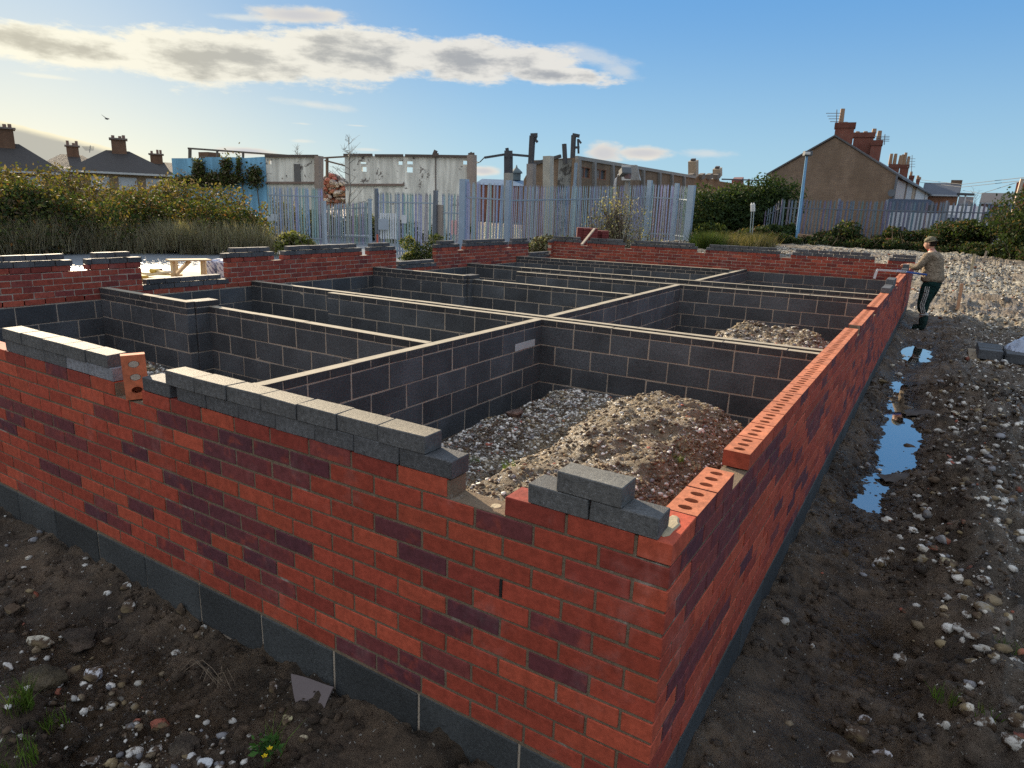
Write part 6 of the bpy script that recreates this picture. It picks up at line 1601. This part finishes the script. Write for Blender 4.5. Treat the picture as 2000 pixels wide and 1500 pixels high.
# ------------------------------------------------------------------ the workman
def skin_mesh(name, verts, edges, radii, mat, col, parent, sub=2, rootv=0):
    me = bpy.data.meshes.new(name); me.from_pydata(verts, edges, []); o = bpy.data.objects.new(name, me); COL.objects.link(o)
    md = o.modifiers.new('skin', 'SKIN'); md.use_smooth_shade = True
    for i, rr_ in enumerate(radii):
        sv = me.skin_vertices[0].data[i]; sv.radius = rr_ if hasattr(rr_, '__len__') else (rr_, rr_); sv.use_root = (i == rootv)
    ss = o.modifiers.new('sub', 'SUBSURF'); ss.levels = sub; ss.render_levels = sub
    dg = bpy.context.evaluated_depsgraph_get(); me2 = bpy.data.meshes.new_from_object(o.evaluated_get(dg)); bpy.data.objects.remove(o)
    me2.name = name; ca = me2.color_attributes.new("Col", 'FLOAT_COLOR', 'CORNER'); nl = len(me2.loops)
    ca.data.foreach_set('color', np.tile(np.array([*col, 0.], np.float32), nl)); me2.materials.clear(); me2.materials.append(mat)
    me2.polygons.foreach_set('use_smooth', [True]*len(me2.polygons))
    o2 = bpy.data.objects.new(name, me2); COL.objects.link(o2); child_of(o2, parent); return o2
GX, GY = .38, 13.5; GZ = gh(GX, GY)+.0
man = empty('person', (GX, GY, GZ), 'man in tan sweatshirt, cap and dark green striped trousers working at the right wall', 'person')
RZ = Matrix.Rotation(-.36, 4, 'Z')
def W(x_, y_, z_):
    q_ = RZ @ Vector((x_, y_, z_)); return (GX+q_.x, GY+q_.y, GZ+q_.z)   # he faces -x; +y is his right... his left side is towards the camera
SKC = (.42, .24, .17)
# continuous body: legs, torso, neck, head core, arms
bv = [W(.02, 0, .95), W(.0, 0, 1.10), W(-.02, 0, 1.28), W(-.04, 0, 1.42), W(-.07, 0, 1.50), W(-.10, 0, 1.57),
      W(.02, -.10, .88), W(-.02, -.11, .48), W(.04, -.11, .10), W(-.10, -.12, .04),
      W(.02, .10, .88), W(-.10, .11, .50), W(-.04, .12, .10), W(-.18, .13, .04),
      W(-.06, -.18, 1.42), W(-.17, -.24, 1.17), W(-.39, -.20, 1.235),
      W(-.06, .18, 1.42), W(-.19, .23, 1.18), W(-.38, .12, 1.22)]
be = [(0, 1), (1, 2), (2, 3), (3, 4), (4, 5), (0, 6), (6, 7), (7, 8), (8, 9), (0, 10), (10, 11), (11, 12), (12, 13), (3, 14), (14, 15), (15, 16), (3, 17), (17, 18), (18, 19)]
br_ = [.11, .11, .12, .10, .055, .055, .07, .05, .04, .03, .07, .05, .04, .03, .055, .042, .028, .055, .042, .028]
skin_mesh('body', bv, be, br_, M_SKIN, SKC, man)
# sweatshirt
sv_ = [W(.03, 0, .90), W(.03, 0, 1.02), W(.0, 0, 1.14), W(-.01, 0, 1.30), W(-.05, 0, 1.42), W(-.08, 0, 1.475), W(-.05, -.19, 1.415), W(-.165, -.255, 1.17), W(-.36, -.205, 1.228), W(-.05, .19, 1.415), W(-.185, .24, 1.18), W(-.35, .125, 1.218)]
se_ = [(0, 1), (1, 2), (2, 3), (3, 4), (4, 5), (4, 6), (6, 7), (7, 8), (4, 9), (9, 10), (10, 11)]
sr_ = [(.22, .24), (.215, .235), (.19, .215), (.195, .225), (.15, .19), (.075, .085), .085, .066, .05, .085, .066, .05]
skin_mesh('sweatshirt', sv_, se_, sr_, M_CLOTH, (.30, .24, .175), man)
# trousers
tv = [W(.03, 0, 1.02), W(.04, 0, .90), W(.03, -.10, .84), W(-.02, -.112, .48), W(.035, -.11, .33), W(.03, .10, .84), W(-.10, .112, .50), W(-.05, .12, .33)]
te = [(0, 1), (1, 2), (2, 3), (3, 4), (1, 5), (5, 6), (6, 7)]
skin_mesh('trousers', tv, te, [(.175, .20), (.185, .20), .135, .108, .088, .135, .108, .088], M_CLOTH, (.012, .040, .036), man)
m_ = MB()
for k in range(3):
    o_ = .0+.032*k
    pts = [(o_+.03, .86), (o_+.02, .70), (o_-.015, .50), (o_+.03, .36)]
    for (a, za), (b, zb) in zip(pts, pts[1:]):
        ya = -.112-(.128 if za > .8 else .118 if za > .6 else .104 if za > .4 else .088); yb = -.112-(.128 if zb > .8 else .118 if zb > .6 else .104 if zb > .4 else .088)
        m_.bar(W(a, ya, za), W(b, yb, zb), .014, .008, (.55, .55, .52), up=tuple(RZ @ Vector((0, 1, 0))))
m_.build('stripes', M_CLOTH, man)
skin_mesh('left_sock', [W(.035, -.11, .345), W(.038, -.11, .30)], [(0, 1)], [.094, .086], M_CLOTH, (.52, .52, .50), man)
skin_mesh('right_sock', [W(-.05, .12, .345), W(-.047, .12, .30)], [(0, 1)], [.094, .086], M_CLOTH, (.52, .52, .50), man)
for nm, x_, y_ in (('boot', .04, -.11), ('boot', -.04, .12)):
    skin_mesh(nm, [W(x_, y_, .31), W(x_+.005, y_, .18), W(x_+.01, y_, .065), W(x_-.09, y_, .05), W(x_-.18, y_, .045)], [(0, 1), (1, 2), (2, 3), (3, 4)], [.084, .078, .072, .056, .046], M_CLOTH, (.018, .040, .036), man)
# head
def ellipsoid(name, c, rad, mat, col, parent, rotm=None, cut=None, sub=3):
    v, f = ICO3; v = v*np.array(rad)
    if cut is not None:
        v = v.copy(); v[:, 2] = np.maximum(v[:, 2], cut)
    if rotm is not None: v = v @ np.array(rotm.to_3x3()).T
    v = v+np.array(c); return fast_mesh(name, v, f, np.tile(np.array([*col, 0.]), (len(f), 1)), mat, True, parent)
HC = Vector(W(-.125, 0, 1.635)); RM = RZ @ Matrix.Rotation(R(-14), 4, 'Y')
v, f = ICO3; v = v*np.array([.098, .075, .118])
jaw = (v[:, 2] < -.02); v[jaw, 0] -= .016*(-v[jaw, 2]/.1); v[jaw, 1] *= 1-.35*np.clip((-v[jaw, 2]-.02)/.1, 0, 1)
nose = np.exp(-((v[:, 1]/.016)**2+((v[:, 2]+.012)/.024)**2))*(v[:, 0] < -.05); v[:, 0] -= .024*nose
eye = sum(np.exp(-(((v[:, 1]-s_*.03)/.014)**2+((v[:, 2]-.008)/.012)**2)) for s_ in (-1, 1))*(v[:, 0] < -.04); v[:, 0] += .008*eye
mouth = np.exp(-((v[:, 1]/.024)**2+((v[:, 2]+.055)/.006)**2))*(v[:, 0] < -.03); v[:, 0] += .005*mouth
v = v @ np.array(RM.to_3x3()).T+np.array(HC)
hd = fast_mesh('head', v, f, np.tile(np.array([*SKC, 0.]), (len(f), 1)), M_SKIN, True, man)
for s_ in (-1, 1):
    c = HC+RM @ Vector((.012, s_*.076, -.005)); ellipsoid('ear', c, (.018, .010, .030), M_SKIN, SKC, man, RM)
    ellipsoid('eye', HC+RM @ Vector((-.086, s_*.03, .008)), (.010, .011, .010), M_SKIN, (.05, .04, .035), man, RM)
ellipsoid('hair', HC+RM @ Vector((.020, 0, .005)), (.088, .079, .085), M_CLOTH, (.035, .025, .02), man, RM)
ellipsoid('cap', HC+RM @ Vector((.006, 0, .040)), (.108, .086, .095), M_CLOTH, (.21, .19, .13), man, RM, cut=.0)
# cap peak turned to the back right, as in the photograph
m_ = MB(); vs = []; n_ = 10
for j in range(3):
    for i in range(n_+1):
        a = R(-75+150*i/n_); rr_ = .085+.075*j/2*math.cos(a*.9)
        p = HC+RM @ Vector((math.cos(a-.5)*rr_+.012, math.sin(a-.5)*rr_*.85, .040-.010*j)); vs.append(p)
fs = [(j*(n_+1)+i, j*(n_+1)+i+1, (j+1)*(n_+1)+i+1, (j+1)*(n_+1)+i) for j in range(2) for i in range(n_)]
m_.add([tuple(v_) for v_ in vs]+[tuple(v_+Vector((0, 0, .008))) for v_ in vs], [tuple(reversed(q_)) for q_ in fs]+[tuple(i+len(vs) for i in q_) for q_ in fs], (.12, .11, .08)); m_.build('cap_peak', M_CLOTH, man, True)
skin_mesh('collar', [W(-.08, 0, 1.50), W(-.095, 0, 1.545)], [(0, 1)], [.078, .070], M_CLOTH, (.42, .03, .04), man)
# hands with five fingers
def hand(wr, fwd, palm, side, parent):
    wr, fwd, palm = Vector(wr), Vector(fwd).normalized(), Vector(palm).normalized(); lat = fwd.cross(palm)*side
    V0 = [wr, wr+fwd*.035, wr+fwd*.075]; E0 = [(0, 1), (1, 2)]; R0 = [(.026, .020), (.036, .018), (.038, .016)]
    for k, (o_, L_) in enumerate(((-.030, .068), (-.010, .078), (.010, .072), (.029, .056))):
        b = wr+fwd*.080+lat*o_; i0 = len(V0); c1 = b+fwd*L_*.42+palm*.006; c2 = c1+(fwd*.6+palm*.8).normalized()*L_*.33; c3 = c2+(fwd*.1+palm).normalized()*L_*.28
        V0 += [b, c1, c2, c3]; E0 += [(2, i0), (i0, i0+1), (i0+1, i0+2), (i0+2, i0+3)]; R0 += [.0095, .009, .0085, .0075]
    i0 = len(V0); b = wr+fwd*.028-lat*.034; V0 += [b, b-lat*.022+fwd*.030+palm*.014, b-lat*.020+fwd*.055+palm*.030]; E0 += [(1, i0), (i0, i0+1), (i0+1, i0+2)]; R0 += [.012, .0105, .009]
    skin_mesh('hand', [tuple(q_) for q_ in V0], E0, R0, M_SKIN, SKC, parent, 1)
hand(W(-.37, -.205, 1.232), RZ @ Vector((-1, .15, -.12)), (0, 0, -1), 1, man)
hand(W(-.36, .122, 1.22), RZ @ Vector((-1, -.1, -.12)), (0, 0, -1), -1, man)

# brick tongs lying across the wall
root = empty('brick_tongs', (-.1, 11.9, .05), 'blue and steel brick tongs lying across the right wall by the workman', 'tool')
p0_, p1_ = at(1770, 550, 13.9), at(1798, 548, 13.7); pL = at(1744, 548, 13.6); zt_ = .035
def onw(U, dz=0.):   # a point above the wall top
    d_ = ray(U, 550); return None
A1 = Vector((-.42, 11.75, .085)); A2 = Vector((.02, 11.95, .075)); A3 = Vector((.32, 12.05, .03))
m_ = MB(); m_.bar(A1, A2, .022, .012, (.40, .42, .44)); m_.bar(A1+Vector((0, -.09, -.015)), A2+Vector((0, -.05, -.015)), .018, .012, (.36, .38, .40)); m_.build('steel_bars', M_METAL, root)
m_ = MB(); m_.bar(A2-Vector((.14, 0, 0)), A3, .045, .03, (.02, .07, .26)); m_.bar(A2+Vector((0, -.06, -.01)), A3+Vector((0, -.03, .01)), .03, .02, (.02, .07, .26)); m_.build('blue_handle', M_TINT, root)
m_ = MB(); m_.bar(A1, A1+Vector((-.02, -.04, -.16)), .04, .012, (.38, .38, .38)); m_.bar(A1+Vector((0, .03, 0)), A1+Vector((-.03, .01, -.12)), .03, .012, (.38, .38, .38)); m_.build('clamp_jaw', M_METAL, root)
